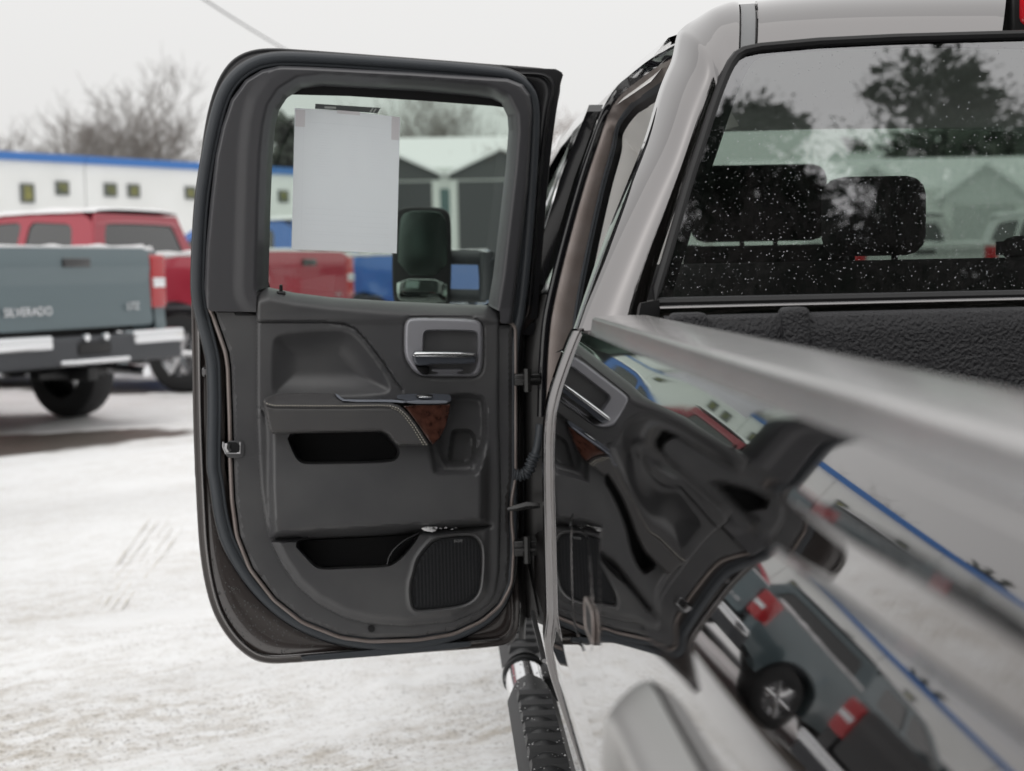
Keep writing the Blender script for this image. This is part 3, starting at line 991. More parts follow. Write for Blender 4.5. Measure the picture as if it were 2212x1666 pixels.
def evergreen(loc, h, rad, label, seed=1, group='evergreens behind the camera', m='needle', name='evergreen_tree', n=2600, size=.3, shape='cone'):
    rnd = random.Random(seed)
    root = thing(name, label, 'tree', loc, 0, group)
    t = MB(); t.tube([(0, 0, -.3), (0, 0, h * .5), (0, 0, h * .93)], [h * .018, h * .012, h * .003], 7); t.build('trunk', M['bark'], root)
    # clumps of small needle sprays on boughs spread through the crown
    g = np.random.default_rng(seed)
    nb = max(30, n // 160)
    z = (np.arange(nb) + g.random(nb)) / nb
    rr = rad * (1 - z) ** .8 if shape == 'cone' else rad * np.sqrt(np.maximum(.03, 1 - (2 * z - .8) ** 2 / 1.5))
    az = g.uniform(0, 2 * np.pi, nb); q = rr * (.25 + .75 * g.random(nb) ** .6)
    cc = np.c_[q * np.cos(az), q * np.sin(az), h * (.08 + .92 * z) - q * .18]
    cr = rad * g.uniform(.20, .40, nb)
    k = g.integers(0, nb, n)
    d3 = g.normal(size=(n, 3)) * [1, 1, .6]; d3 /= np.linalg.norm(d3, axis=1)[:, None]
    rad_ = g.random(n) ** .45
    c = cc[k] + d3 * (cr[k] * rad_)[:, None]
    sz = (size * g.uniform(.5, 1.3, n))[:, None]
    out = np.c_[np.cos(az[k]), np.sin(az[k]), np.full(n, -.1)] + d3 * .9 + g.uniform(-.5, .5, (n, 3))
    out = out / np.linalg.norm(out, axis=1)[:, None] * sz
    bb = g.uniform(-1, 1, (n, 3)) + [0, 0, .2]; bb = bb / np.linalg.norm(bb, axis=1)[:, None] * sz * .38
    m_ = n // 7                                  # inner boughs: larger, darker mass
    c[:m_] = cc[k[:m_]] * [.75, .75, 1] + d3[:m_] * (cr[k[:m_]] * .7)[:, None]
    out[:m_] *= 3.2 if size < .2 else 1.1; bb[:m_] *= 4.5 if size < .2 else 1.6
    fast_quads('crown', np.stack([c - out * .4 - bb * .6, c + out * .3 - bb, c + out, c + out * .2 + bb], 1), M[m], root)
    return root

for (u, v_top, Y, lab, sd_, st) in ((268, 165, 68, 'tall bare tree spreading above the blue roof edge', 3, 3), (70, 262, 80, 'small bare tree at the far left behind the roof', 5, 1),
                                   (20, 272, 84, 'short bare tree at the left picture edge', 8, 1), (400, 305, 76, 'low bare tree beside the door frame, behind the roof', 11, 2),
                                   (960, 195, 84, 'bare tree above the far garage roof', 21, 2)):
    p = P(u, v_top, Y)
    bare_tree((p.x, Y, 0), p.z * 1.12, lab, .5, sd_, 6, stems=st)
for (u, v_top, Y, lab, sd_, wd) in ((110, 318, 74, 'low brown thicket behind the roof, left of the tall bare tree', 31, 1), (165, 312, 74, 'brown bush under the tall bare tree', 32, 1),
                                  (1245, 185, 70, 'brown bare tree between the door and the cab', 33, 1), (1290, 215, 74, 'brown bare tree just left of the cab pillar', 34, 1)):
    p = P(u, v_top, Y)
    bare_tree((p.x, Y, 0), p.z * 1.1, lab, .75, sd_, 6, 'brown thickets behind the lot', 'bark_brown', 'brown_tree', 3)
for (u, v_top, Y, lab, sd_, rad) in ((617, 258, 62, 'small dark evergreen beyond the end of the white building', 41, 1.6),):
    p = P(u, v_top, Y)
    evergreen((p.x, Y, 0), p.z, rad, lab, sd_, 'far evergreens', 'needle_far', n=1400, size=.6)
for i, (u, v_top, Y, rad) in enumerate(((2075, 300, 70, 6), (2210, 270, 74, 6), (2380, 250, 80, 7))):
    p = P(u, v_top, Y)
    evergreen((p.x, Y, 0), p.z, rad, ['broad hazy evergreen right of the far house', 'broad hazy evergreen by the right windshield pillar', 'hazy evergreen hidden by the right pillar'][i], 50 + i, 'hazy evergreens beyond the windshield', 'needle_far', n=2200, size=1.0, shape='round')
for i, (u, v_top, Y) in enumerate(((1640, 345, 82), (1760, 305, 86), (1870, 315, 84), (1980, 290, 80))):
    p = P(u, v_top, Y)
    bare_tree((p.x, Y, 0), p.z * 1.1, ['low bare tree seen left of the rear headrest', 'bare tree behind the far house, left', 'bare tree behind the far house roof', 'bare tree between the far house and the evergreens'][i], .65, 90 + i, 6, 'bare trees beyond the windshield', 'bark_brown', stems=2)

# trees and neighbours behind the camera, mirrored in the rear window
bare_tree((3.6, -17, 0), 15.0, 'tall bare tree behind us at the left edge of the rear window reflection', .5, 61, 7, 'trees behind the camera', 'bark_dark')
BT = ((5.6, -18, 14.9, 1.9, 'dark evergreen whose top stands in the middle of the rear window reflection'), (9.0, -18, 15.5, 2.7, 'broad dark evergreen in the right of the rear window reflection'),
      (12.6, -19, 16, 3.4, 'dark evergreen behind the truck at far right'), (6.9, -21, 14.6, 2.4, 'dark evergreen between the two tallest behind us'), (3.9, -21, 13.7, 2.2, 'dark evergreen behind the bare tree'),
      (1.2, -21, 12.9, 2.6, 'lower dark evergreen behind the camera at left'), (-1.8, -22, 12.5, 3.0, 'leftmost dark evergreen of the stand behind us'), (16.5, -20, 15, 4.0, 'rightmost dark evergreen of the stand behind us'), (10.6, -22, 15.0, 3.2, 'dark evergreen at the back of the stand'), (4.9, -24, 14.3, 3.2, 'dark evergreen hidden deep in the stand behind us'), (2.4, -25, 13.4, 3.0, 'dark evergreen deep at the left of the stand'))
for i, (x, y, h, rad, lab) in enumerate(BT):
    evergreen((x, y, 0), h, rad, lab, 70 + i, 'evergreens behind the camera', n=46000 if i < 3 else 26000, size=.075 if i < 3 else .11, shape='round')
# trees behind the left part of the building, mirrored in the bed side
for i, (u, v_top, Y, lab) in enumerate(((-330, 250, 62, 'bare tree behind the building just left of the picture'), (-900, 255, 56, 'bare tree behind the left half of the building'), (-1700, 230, 50, 'bare tree near the left end of the building'))):
    p = P(u, v_top, Y)
    bare_tree((p.x, Y, 0), p.z * 1.12, lab, .62, 120 + i, 6, 'bare trees behind the lot', stems=2)
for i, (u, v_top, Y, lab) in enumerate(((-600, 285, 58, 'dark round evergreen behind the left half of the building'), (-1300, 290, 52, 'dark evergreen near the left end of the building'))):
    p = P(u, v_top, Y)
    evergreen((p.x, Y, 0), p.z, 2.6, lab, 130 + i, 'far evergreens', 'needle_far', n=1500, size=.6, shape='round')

# overhead cable running down behind the door
a = P(395, -30, 22); b = P(640, 122, 30)
cb = MB(); pts = []
for i in range(25):
    t = -1.2 + 3.4 * i / 24
    q = a.lerp(b, t); q.z -= .35 * (1 - (2 * (t - .5) / 3.4) ** 2) - .33
    pts.append(q)
cb.tube(pts, .016, 5)
tag(cb.build('overhead_cable', mat('cable_black', (.12, .12, .12), .6)), 'thin grey overhead cable sloping across the sky above the door', 'cable')
# lamp pole that shows in the glossy bed side
lp = thing('lamp_pole', 'slim lamp pole standing left of the row of pickups', 'lamp post', (-15, 8, zg(-15, 8)))
q = MB(); q.tube([(0, 0, 0), (0, 0, 4), (0, 0, 8)], [.09, .075, .06], 8); q.build('pole', M['steel'], lp)
q = MB(); q.tube([(0, 0, 7.8), (.8, .3, 8.1), (1.6, .6, 8.15)], .035, 6); q.build('arm', M['steel'], lp)
q = MB(); q.rbox((1.4, .45, 8.05), (2.0, .75, 8.2), .03); q.build('lamp_head', M['bumper_dark'], lp)
# ------------------------------------------------------------------ the brown pickup
CX = 1.09                      # its centre line
Z = lambda z: z + CAM_H        # heights measured from the camera's
truck = thing('pickup_truck', 'glossy dark brown pickup filling the right, with its rear side door swung open', 'pickup truck', (CX, 1.0, 0))
ORI['pickup_truck'] = Vector((CX, 1.0, 0))

# bed side: sheet over (Y, z). The tilt of the metal is given down its height, ahead of the wheel flare and on it,
# and summed up into the section.
T0 = [(-.076, 34), (-.086, 32), (-.094, 26), (-.10, 22.5), (-.15, 20), (-.16, 19), (-.18, 15.5), (-.195, 12.5), (-.205, 8.5), (-.22, 5.5), (-.235, 3.5), (-.27, .8), (-.33, 0), (-.45, -.5), (-.497, -.5), (-.503, 8), (-.53, 8), (-.54, -4), (-.56, -8), (-.60, -17), (-.70, -17), (-.92, -15)]
T1 = [(-.076, 32), (-.086, 28), (-.092, 22), (-.118, 20.5), (-.126, 14), (-.132, -4), (-.148, -7), (-.156, 0), (-.161, 27), (-.17, 26), (-.20, 22.5), (-.235, 20.5), (-.248, 13), (-.258, 5), (-.27, 1.5), (-.33, -1), (-.45, -1.5), (-.92, -3)]
def section(T, x_top):
    z = np.linspace(-.076, -.92, 4000)
    t = np.interp(-z, [-p[0] for p in T], [p[1] for p in T])
    k = np.exp(-(np.linspace(-1, 1, 21) / .5) ** 2); k /= k.sum()
    t = np.convolve(np.pad(t, 10, 'edge'), k, 'valid')
    dz = z[0] - z[1]
    x = x_top - np.cumsum(np.tan(np.radians(t))) * dz
    return z[::-1], x[::-1]
Z0, X0_ = section(T0, .2045)
Z1, X1_ = section(T1, .2045)
def base_x(z): return np.interp(z, Z0, X0_)
BP = [(float(z), float(base_x(z))) for z in np.linspace(-.076, -.90, 60)]
ARCH = rquad([(1.10, -.88), (1.055, -.352), (.25, -.352), (.16, -.88)], .09, 8)
def bed_x(p):
    y, z = p[:, 0], p[:, 1]
    low = smooth01((-.22 - z) / .06)
    front = smooth01((1.376 - y) / .30) * (1 - low) + smooth01((1.378 - y) / .05) * low
    x = base_x(z) * (1 - front) + np.interp(z, Z1, X1_) * front
    x = x + .020 * np.clip(1.15 - y, 0, None) ** 2          # the flare falls away towards the tailgate
    # fuel door groove; the finger recess is only a black patch
    dg = np.abs(sdf(p, FUEL))
    x = x + .0016 * np.exp(-(dg / .0016) ** 2)
    return x
FUEL = rquad([(1.465, -.285), (1.70, -.285), (1.70, -.425), (1.465, -.425)], .06, 8)
FREC = rquad([(1.43, -.352), (1.515, -.352), (1.515, -.386), (1.43, -.386)], .017, 6)
KY = .25                                       # the sheet is meshed four times finer over its height
def sq(p): return np.asarray(p, float) * np.array([KY, 1.0])
bed_out = [(2.0 * KY, -.086), (2.0 * KY, -.86), (-.35 * KY, -.86), (-.35 * KY, -.086)]
bedf = lambda p: bed_x(np.asarray(p) / np.array([KY, 1.0]))
bs_map = lambda u, v, h: Vector((h, u / KY, Z(v)))
side = relief('bed_side', bed_out, bedf, bs_map, M['paint'], truck, step=.0046, ostep=.0046, feats=[sq(offset_poly(ARCH, .066)), sq(offset_poly(ARCH, .05)), sq(offset_poly(ARCH, .03)), sq(offset_poly(FUEL, .004)), sq(FUEL), sq(offset_poly(FUEL, -.004)), sq(offset_poly(FREC, .004)), sq(offset_poly(FREC, -.003))],
              holes=[sq(ARCH)], lines=[[(-.34 * KY, z_), (1.2 * KY, z_)] for z_ in (-.126, -.132, -.1565, -.1605)], sharp=None)
def analytic_normals(o):
    me = o.data
    n = len(me.vertices); co = np.empty(n * 3); me.vertices.foreach_get('co', co); co = co.reshape(-1, 3)
    yz = np.c_[co[:, 1] + ORI['pickup_truck'].y, co[:, 2] - CAM_H]
    e = .0006
    gy = (bed_x(yz + [e * 3, 0]) - bed_x(yz - [e * 3, 0])) / (6 * e)
    gz = (bed_x(yz + [0, e]) - bed_x(yz - [0, e])) / (2 * e)
    nn_ = np.c_[-np.ones(n), gy, gz]; nn_ /= np.linalg.norm(nn_, axis=1)[:, None]
    me.normals_split_custom_set_from_vertices([tuple(v) for v in nn_])
analytic_normals(side)
# folded front edge of the bed side and arch return
q = MB(); zz = np.linspace(-.086, -.86, 90); xx = base_x(zz)
q.loft([[(x_, 2.0, Z(z_)) for x_, z_ in zip(xx, zz)], [(x_ + .004, 2.004, Z(z_)) for x_, z_ in zip(xx, zz)], [(x_ + .05, 2.004, Z(z_)) for x_, z_ in zip(xx, zz)]])
q.build('front_flange', M['paint'], side)
# rear edge of the cab's side below the belt, rolled, just proud of the bed
q = MB(); rows = []
for k in range(9):
    t = math.pi / 2 * k / 8
    rows.append([(x_ - .0085 + .010 * (1 - math.sin(t)), 2.030 - .010 * math.cos(t), Z(z_)) for x_, z_ in zip(xx, zz)])
rows.append([(x_ - .006, 2.09, Z(z_)) for x_, z_ in zip(xx, zz)])
rows.append([(x_ + .03, 2.12, Z(z_)) for x_, z_ in zip(xx, zz)])
rows.insert(0, [(x_ + .05, 2.020, Z(z_)) for x_, z_ in zip(xx, zz)])
q.loft(rows); q.build('lower_quarter_edge', M['paint'], truck, True, None)
a = resample(ARCH, .02); ax = bed_x(a)
q = MB(); q.loft([[(x_, y_, Z(z_)) for (y_, z_), x_ in zip(a, ax)], [(x_ + .05, y_, Z(z_)) for (y_, z_), x_ in zip(a, ax)]], True); q.build('arch_return', M['black'], side)
fa = resample(FREC, .004); fx = bed_x(fa) - .0018
q = MB(); q.v = [Vector((x_, y_, Z(z_))) for (y_, z_), x_ in zip(fa, fx)]; q.f = [tuple(range(len(fa)))]; q.build('fuel_recess_shade', M['felt_and_shade'], side, False)  # flush black patch paints the dark of the finger recess
q = MB(); q.tube([Vector((x_ - .0003, y_, Z(z_))) for (y_, z_), x_ in zip(fa, fx)], .0016, 6, True); q.build('recess_rim', M['frame_paint'], side)
# satin moulding round the wheel opening, reflected sky painted in as grey
aa = resample(ARCH, .02)
rows = []
for k in range(13):
    t = k / 12
    o_ = offset_poly(aa, .062 * t - .004)
    hx = bed_x(o_) - .030 * math.sin(math.pi * min(1, t * .97 + .02)) ** .8 + (.012 if k == 0 else 0)
    rows.append([(x_, y_, Z(z_)) for (y_, z_), x_ in zip(o_, hx)])
q = MB(); q.loft(rows, True); q.build('wheel_arch_moulding', mat('arch_paint_sky_sheen', (.36, .355, .35), .38, .55, .3, .3, 1.5), truck, True, None)
# wheel house, rear wheel
q = MB(); c = (.47, .67, .42)
q.lathe([(.24, -.14), (.34, -.15), (.40, -.12), (.42, -.05), (.42, .06), (.40, .12), (.34, .14)], c, 'x', 36); rw = q.build('rear_wheel', M['tyre'], truck)
q = MB(); q.lathe([(.25, -.13), (.25, -.05), (.1, -.06), (.07, -.13), (0, -.135)], c, 'x', 28)
for k in range(6):
    t = 2 * math.pi * k / 6; d1 = Vector((0, math.cos(t), math.sin(t))); cc = Vector(c) + Vector((-.1, 0, 0))
    q.tube([cc + d1 * .05, cc + d1 * .25], [.04, .035], 6)
q.build('rim', M['rim'], rw, True, 30)
q = MB(); q.box((.24, .05, Z(-.9)), (.6, 1.3, Z(-.30))); wh = q.build('wheel_house', M['black'], truck, False)

# bed rail
RP = [(.30, -.10), (.301, -.075), (.297, -.067), (.288, -.0645), (.25, -.0640), (.2205, -.0652), (.2165, -.0658), (.2142, -.0672), (.2128, -.0695), (.2098, -.0895), (.2088, -.0915), (.2065, -.093), (.2, -.0935)]
q = MB()
ys = [2.0, 1.995, 1.98] + list(np.linspace(1.9, -.35, 24))
rows = []
for i, y in enumerate(ys):
    k = (.96, .99, 1)[i] if i < 3 else 1
    rows.append([(.25 + (x - .25) * k, y, Z(-.082 + (z + .082) * k)) for x, z in RP])
q.loft(rows); q.f.append(tuple(range(len(RP))))
rail = q.build('bed_rail', M['rail'], truck, True, 22)

# bed liner: front wall with ribs, floor, left and right walls
lt = [(.303, -.078), (.34, -.071)]
q = MB()
fy = 1.955
def lz(x): return -.0655 + (x - .35) * .004
pts = []
rows = []
for zk, yk in ((0.0, .035), (.002, .012), (-.004, .0), (-.03, -.003), (-.25, -.006), (-.50, -.012), (-.53, -.03)):
    row = []
    for i in range(60):
        x = .31 + (1.87 - .31) * i / 59
        row.append((x, fy + yk, Z(lz(x) - .002 + zk)))
    rows.append(row)
q.loft(rows)
liner = q.build('bed_liner', M['liner'], truck, True, 70)
for (ua, ub, dz) in ((1448, 1528, .004), (1688, 1748, .008), (2290, 2360, .008)):
    xa, xb = P(ua, 690, fy).x, P(ub, 690, fy).x
    q = MB(); q.rbox((xa, fy - .012, Z(-.52)), (xb, fy + .03, Z(lz(xa) + dz)), .009); q.build('liner_rib', M['liner'], liner)
q = MB(); q.box((.30, -.33, Z(-.56)), (1.88, 1.95, Z(-.53)))
for k in range(14): q.box((.36 + k * .108, -.3, Z(-.53)), (.40 + k * .108, 1.93, Z(-.518)))
q.box((.302, -.33, Z(-.53)), (.32, 1.94, Z(-.098))); q.box((1.86, -.33, Z(-.53)), (1.88, 1.94, Z(-.09)))
q.build('bed_floor', M['liner'], truck, False)
# far bed side and tailgate
q = MB(); rows = []
for y in (-.35, 2.0): rows.append([(2 * CX - x_, y, Z(z_)) for z_, x_ in BP])
q.loft(rows); q.build('bed_side', M['paint'], truck)
q = MB(); q.loft([[(2 * CX - x, y, Z(z)) for x, z in RP] for y in (-.35, 2.0)]); q.build('bed_rail', M['rail'], truck)
q = MB(); q.rbox((.24, -.42, Z(-.56)), (1.94, -.36, Z(-.07)), .012); q.build('tailgate', M['paint'], truck)

# ------------------------------------------------------------------ cab back: quarter panel, ditch moulding, roof
GT = 0.24                                        # slope of the rear window
def glass_pt(u, v, h=0.0):                       # point of the rear-window plane under a pixel; h towards the camera
    d = ray(u, v)
    # plane: y - GT*(z-1.45) = 2.09 - h
    t = (2.09 - h - (CP.y - GT * (CP.z - 1.45))) / (d.y - GT * d.z)
    return CP + d * t
sideL = ZQ([(225, 1495), (263, 1470), (300, 1400), (350, 1250), (420, 1050), (520, 800), (600, 600), (660, 400), (690, 320), (720, 250), (740, 152), (762, 122), (800, 92), (860, 60), (920, 45), (960, 42), (985, 47)])
glsL = ZQ([(470, 1500), (560, 1400), (600, 1330), (625, 1230), (670, 1080), (735, 890), (780, 760), (830, 620), (860, 540), (890, 450), (915, 380), (925, 360), (945, 320), (965, 280), (980, 250), (993, 228), (1003, 214)])
sideY = [2.10, 2.12, 2.13, 2.15, 2.18, 2.22, 2.26, 2.29, 2.30, 2.31, 2.33, 2.35, 2.38, 2.42, 2.46, 2.49, 2.50]
roofT = ZQ([(1060, 45), (1200, 28), (1400, 12), (1600, 2), (1800, -5), (2118, -12)])
roofB = ZQ([(1083, 192), (1200, 183), (1400, 172), (1600, 162), (1800, 155), (2118, 146)])
def bez(a, c, b, n=9):
    return [a * (1 - t) ** 2 + c * 2 * t * (1 - t) + b * t * t for t in (i / (n - 1) for i in range(n))]
rows = []
for (u, v), (g, w_), y in zip(sideL, glsL, sideY):
    A = P(u, v, y); B = glass_pt(g, w_, .004)
    # corner control point: keeps the side's direction, then turns to the back
    C1_ = Vector((A.x + .30 * (B.x - A.x), B.y - .012, A.z * .65 + B.z * .35 + .008))
    C2_ = Vector((A.x * .35 + B.x * .65, B.y + .075, A.z + .004))
    k_ = max(0.0, min(1.0, (75 - v) / 48)); k_ = k_ * k_ * (3 - 2 * k_)
    C_ = C1_.lerp(C2_, k_)
    side0 = A + Vector((.035, .10, .004)).lerp(Vector((0, .5, .018)), k_)
    rows.append([side0] + bez(A, C_, B))
# dense along the contour
def densify(rows, n):
    arr = np.array([[tuple(p) for p in r_] for r_ in rows])
    t = np.arange(len(rows)); tt = np.linspace(0, len(rows) - 1, n)
    # Catmull-Rom
    out = []
    for x in tt:
        i = min(int(x), len(rows) - 2); f = x - i
        p0, p1, p2, p3 = arr[max(i - 1, 0)], arr[i], arr[i + 1], arr[min(i + 2, len(rows) - 1)]
        out.append(.5 * (2 * p1 + (p2 - p0) * f + (2 * p0 - 5 * p1 + 4 * p2 - p3) * f * f + (3 * p1 - p0 - 3 * p2 + p3) * f ** 3))
    return [[Vector(p) for p in r_] for r_ in out]
cabpaint = M['paint']
q = MB(); q.loft(densify(rows, 60)); quarter = q.build('quarter_panel', cabpaint, truck, True, None)
mir = lambda r_: [[Vector((2 * CX - p.x, p.y, p.z)) for p in row] for row in r_]
q = MB(); q.loft(mir(densify(rows, 40))); q.build('quarter_panel', cabpaint, truck, True, None)
def roof_row(T, Bp):
    A = P(T[0], T[1], 2.50); B = glass_pt(Bp[0], Bp[1], .006)
    C_ = Vector((A.x * .35 + B.x * .65, B.y + .075, A.z + .004))
    far = [Vector((A.x, 3.3, A.z + .02)), Vector((A.x, 2.9, A.z + .018))]
    return far + bez(A, C_, B)
rr = [roof_row(t, b) for t, b in zip(roofT, roofB)]
q = MB(); q.loft(densify(rr, 30)); q.build('roof', cabpaint, truck, True, None)
q = MB(); q.loft(mir(rr)); q.build('roof', cabpaint, truck, True, None)
mo = [roof_row(t, b) for t, b in zip(ZQ([(994, 48), (1022, 47), (1050, 46)]), ZQ([(1012, 214), (1045, 205), (1073, 196)]))]
mo = [[p + Vector((0, .003, -.003)) for p in r_] for r_ in mo]
q = MB(); q.loft(mo); q.build('roof_moulding', mat('moulding_grey', (.20, .205, .21), .4), truck, True, None)
q = MB(); q.loft(mir(mo)); q.build('roof_moulding', bpy.data.materials['moulding_grey'], truck, True, None)
# dark channel under the moulding joints
ch = [roof_row(t, b) for t, b in zip(ZQ([(975, 52), (1070, 50)]), ZQ([(1000, 214), (1088, 190)]))]
q = MB(); q.loft([[p + Vector((0, .016, -.012)) for p in r_] for r_ in ch]); q.build('roof_channel', M['black'], truck, False)
# roof skin further forward, left and right sides of the roof
q = MB(); rows = []
for y, dz in ((2.45, 0), (2.9, .015), (3.4, .018), (3.75, .0), (3.9, -.03)):
    rows.append([(x, y, Z(zz_ + dz)) for x, zz_ in ((.372, .372), (.40, .405), (.46, .425), (.6, .44), (.8, .452), (CX, .455), (2 * CX - .8, .452), (2 * CX - .6, .44), (2 * CX - .46, .425), (2 * CX - .40, .405), (2 * CX - .372, .372))])
q.loft([[Vector(p) - Vector((0, 0, .012)) for p in r_] for r_ in rows]); q.build('roof_skin', cabpaint, truck, True, None)
q = MB(); q.loft([[Vector(p) - Vector((0, -.02, .05)) for p in r_] for r_ in rows]); q.build('headliner', M['beige'], truck, True, None)

# third brake light
cl = MB(); a = P(2192, 20, 2.33)
cl.rbox((a.x, a.y - .03, a.z - .03), (2 * CX - a.x, a.y + .08, a.z + .055), .014)
chm = cl.build('brake_light', M['red_lens'], truck)
q = MB(); q.rbox((a.x - .016, a.y - .018, a.z - .046), (2 * CX - a.x + .016, a.y + .09, a.z + .04), .01); q.build('lamp_surround', M['black'], chm)

# rear window
gl = ZE([(60, 1545), (72, 1480), (130, 1285), (190, 1080), (250, 880), (300, 730), (345, 590), (390, 460), (420, 385), (450, 325), (480, 285), (520, 262), (600, 245), (900, 218), (1300, 198), (1948, 180)])
gpts = [glass_pt(u, v) for u, v in gl]
full = gpts + [Vector((2 * CX - p.x, p.y, p.z)) for p in reversed(gpts)]
full = [p for p in full]
q = MB(); n = len(full); q.v = list(full); q.f = [tuple(range(n))]
rearw = q.build('rear_window', M['glass_rear'], truck, False)
q = MB(); q.tube([p + Vector((0, -.004, 0)) for p in full], .0075, 8, closed=True); q.build('window_gasket', M['black'], rearw)
q = MB(); ring = []
cen = Vector((CX, 2.16, 1.65))
q.loft([[p + Vector((0, .006, 0)) for p in full], [p + Vector((0, .006, 0)) + (cen - p).normalized() * .03 for p in full]], True)
q.build('window_frit', M['gloss_black'], rearw, False)
# cab panel below the window with its bright upper edge
q = MB()
ua = [(1426, 664), (2212, 645), (2990, 640)]; ub = [(1420, 700), (2212, 684), (2990, 684)]
t_ = [P(u, v, 2.055) for u, v in ua]; b_ = [P(u, v + 40, 2.075) for u, v in ub]
q.loft([[p + Vector((0, .04, .002)) for p in t_], [p + Vector((0, .004, .0015)) for p in t_], [p + Vector((0, 0, -.002)) for p in t_], b_]); q.build('cab_back_panel', M['paint'], truck, True, None)
q = MB(); q.box((.33, 2.09, Z(-.9)), (1.85, 2.12, Z(-.06))); q.build('cab_back_wall', M['black'], truck, False)
q = MB(); A = [P(u, v, 2.07) for u, v in ((1385, 655), (1424, 648), (1428, 705), (1375, 705))]; q.add(A + [p + Vector((0, .05, 0)) for p in A], [(0, 1, 2, 3), (0, 4, 5, 1), (3, 2, 6, 7), (1, 5, 6, 2), (0, 3, 7, 4)]); q.build('corner_seal', M['black'], truck, False)

# rain droplets on the rear window
rnd = random.Random(5)
q = MB()
nn = Vector((0, -1, GT)).normalized(); tx = Vector((1, 0, 0)); ty = nn.cross(tx)
gpoly = [(p.x, p.z) for p in full]
gp = np.array(gpoly)
cnt = 0
while cnt < 3200:
    x = rnd.uniform(.32, 1.28); z = rnd.uniform(1.46, 1.87)
    if rnd.random() > (1.0 if z < 1.72 else .33): continue
    if not inside(np.array([[x, z]]), gp)[0]: continue
    y = 2.09 + GT * (z - 1.45) - .0004
    r_ = rnd.choice((.0003, .0004, .0004, .0005, .0005, .0006, .0007, .0010))
    c = Vector((x, y, z)); n0 = len(q.v)
    for rr_, hh in ((1, 0), (.72, .5)):
        for k in range(6):
            t = k * math.pi / 3
            q.v.append(c + (tx * math.cos(t) + ty * math.sin(t) * 1.1) * r_ * rr_ + nn * r_ * hh)
    q.v.append(c + nn * r_ * .75)
    for k in range(6):
        j = (k + 1) % 6
        q.f += [(n0 + k, n0 + j, n0 + 6 + j, n0 + 6 + k), (n0 + 6 + k, n0 + 6 + j, n0 + 12)]
    cnt += 1
wm = bpy.data.materials.new('rain_drop'); wm.use_nodes = True
nt = wm.node_tree; nt.nodes.clear(); o_ = nt.nodes.new('ShaderNodeOutputMaterial')
g_ = nt.nodes.new('ShaderNodeBsdfGlossy'); g_.inputs['Roughness'].default_value = .25; g_.inputs['Color'].default_value = (.9, .92, .95, 1)
d_ = nt.nodes.new('ShaderNodeBsdfDiffuse'); d_.inputs['Color'].default_value = (.5, .52, .54, 1)
t_2 = nt.nodes.new('ShaderNodeBsdfTransparent'); m1 = nt.nodes.new('ShaderNodeMixShader'); m2 = nt.nodes.new('ShaderNodeMixShader')
m1.inputs[0].default_value = .5; m2.inputs[0].default_value = .35
nt.links.new(g_.outputs[0], m1.inputs[1]); nt.links.new(d_.outputs[0], m1.inputs[2]); nt.links.new(m1.outputs[0], m2.inputs[1]); nt.links.new(t_2.outputs[0], m2.inputs[2]); nt.links.new(m2.outputs[0], o_.inputs[0])
M['drop'] = wm
q.build('rain_drops', wm, rearw, True, None, 'stuff')

# ------------------------------------------------------------------ cab side: roof rail, front pillar frame, seals, front door
# profile of the cab's side (z -> X)
CZ = np.array([-.95, -.75, -.55, -.235, -.107, .03, .205, .315, .378])
CXs = np.array([.26, .235, .20, .200, .207, .242, .298, .345, .372])
def cab_x(z): return float(np.interp(z, CZ, CXs))
path = [(1472, 91, 2.36), (1440, 107, 2.42), (1400, 131, 2.5), (1356, 166, 2.72), (1330, 190, 2.9), (1303, 232, 2.99), (1275, 305, 3.0), (1250, 380, 3.0), (1224, 470, 3.0), (1200, 560, 3.0), (1182, 635, 3.0), (1170, 700, 3.0), (1163, 790, 3.0), (1160, 900, 3.0)]
pw = [P(*p) for p in path]
def band(name, x0, x1, dy0, dy1, m, par, prof=None):
    """Strip that follows the door opening's edge; x0, x1 give its inboard limits (m) from the top to the bottom of the path."""
    rows = []
    n = len(pw)
    for i, p in enumerate(pw):
        a = pw[max(i - 1, 0)]; b = pw[min(i + 1, n - 1)]
        t = (b - a).normalized()
        up_share = abs(t.y)                     # 1 on the roof rail, 0 on the upright
        f = np.interp(p.z - CAM_H, [-.12, .30], [1, 0])
        if up_share < .5:
            tt = Vector((t.x, 0, t.z)).normalized(); inn = Vector((-tt.z, 0, tt.x)); inn = inn if inn.x > 0 else -inn
        else: inn = Vector((.62, 0, -.78))
        X0 = x0[0] + (x0[1] - x0[0]) * f; X1 = x1[0] + (x1[1] - x1[0]) * f
        rows.append([p + inn * (X0 + (X1 - X0) * k) + Vector((0, dy0 + (dy1 - dy0) * k - h, 0)) for (k, h) in (prof or [(0, 0), (1, 0)])])
    q = MB(); q.loft(densify(rows, 60)); return q.build(name, m, par, True, 60)
rnd3 = [(0, 0), (.1, .004), (.35, .007), (.65, .007), (.9, .004), (1, 0)]
fr = band('opening_frame', (.017, .019), (.046, .068), .002, .006, M['frame_paint'], truck, prof=[(0, 0), (.2, .004), (.6, .005), (1, .002)])
band('outer_seal', (0, 0), (.018, .020), .0, .002, M['gloss_black'], fr, prof=rnd3)
band('inner_seal', (.044, .066), (.056, .080), .0, .004, M['rubber'], fr, prof=[(0, 0), (.12, .006), (.3, .009), (.5, .007), (.8, .008), (1, 0)])
band('seal_lip', (.055, .079), (.070, .094), .002, .012, M['black'], fr)
band('pillar_trim', (.069, .093), (.17, .19), .006, .05, M['beige'], fr, prof=[(0, 0), (.2, .008), (.5, .01), (1, 0)])
q = MB(); q.box((.36, 3.02, Z(-.7)), (.52, 3.10, Z(.33))); q.build('pillar_core', M['beige'], truck, False)
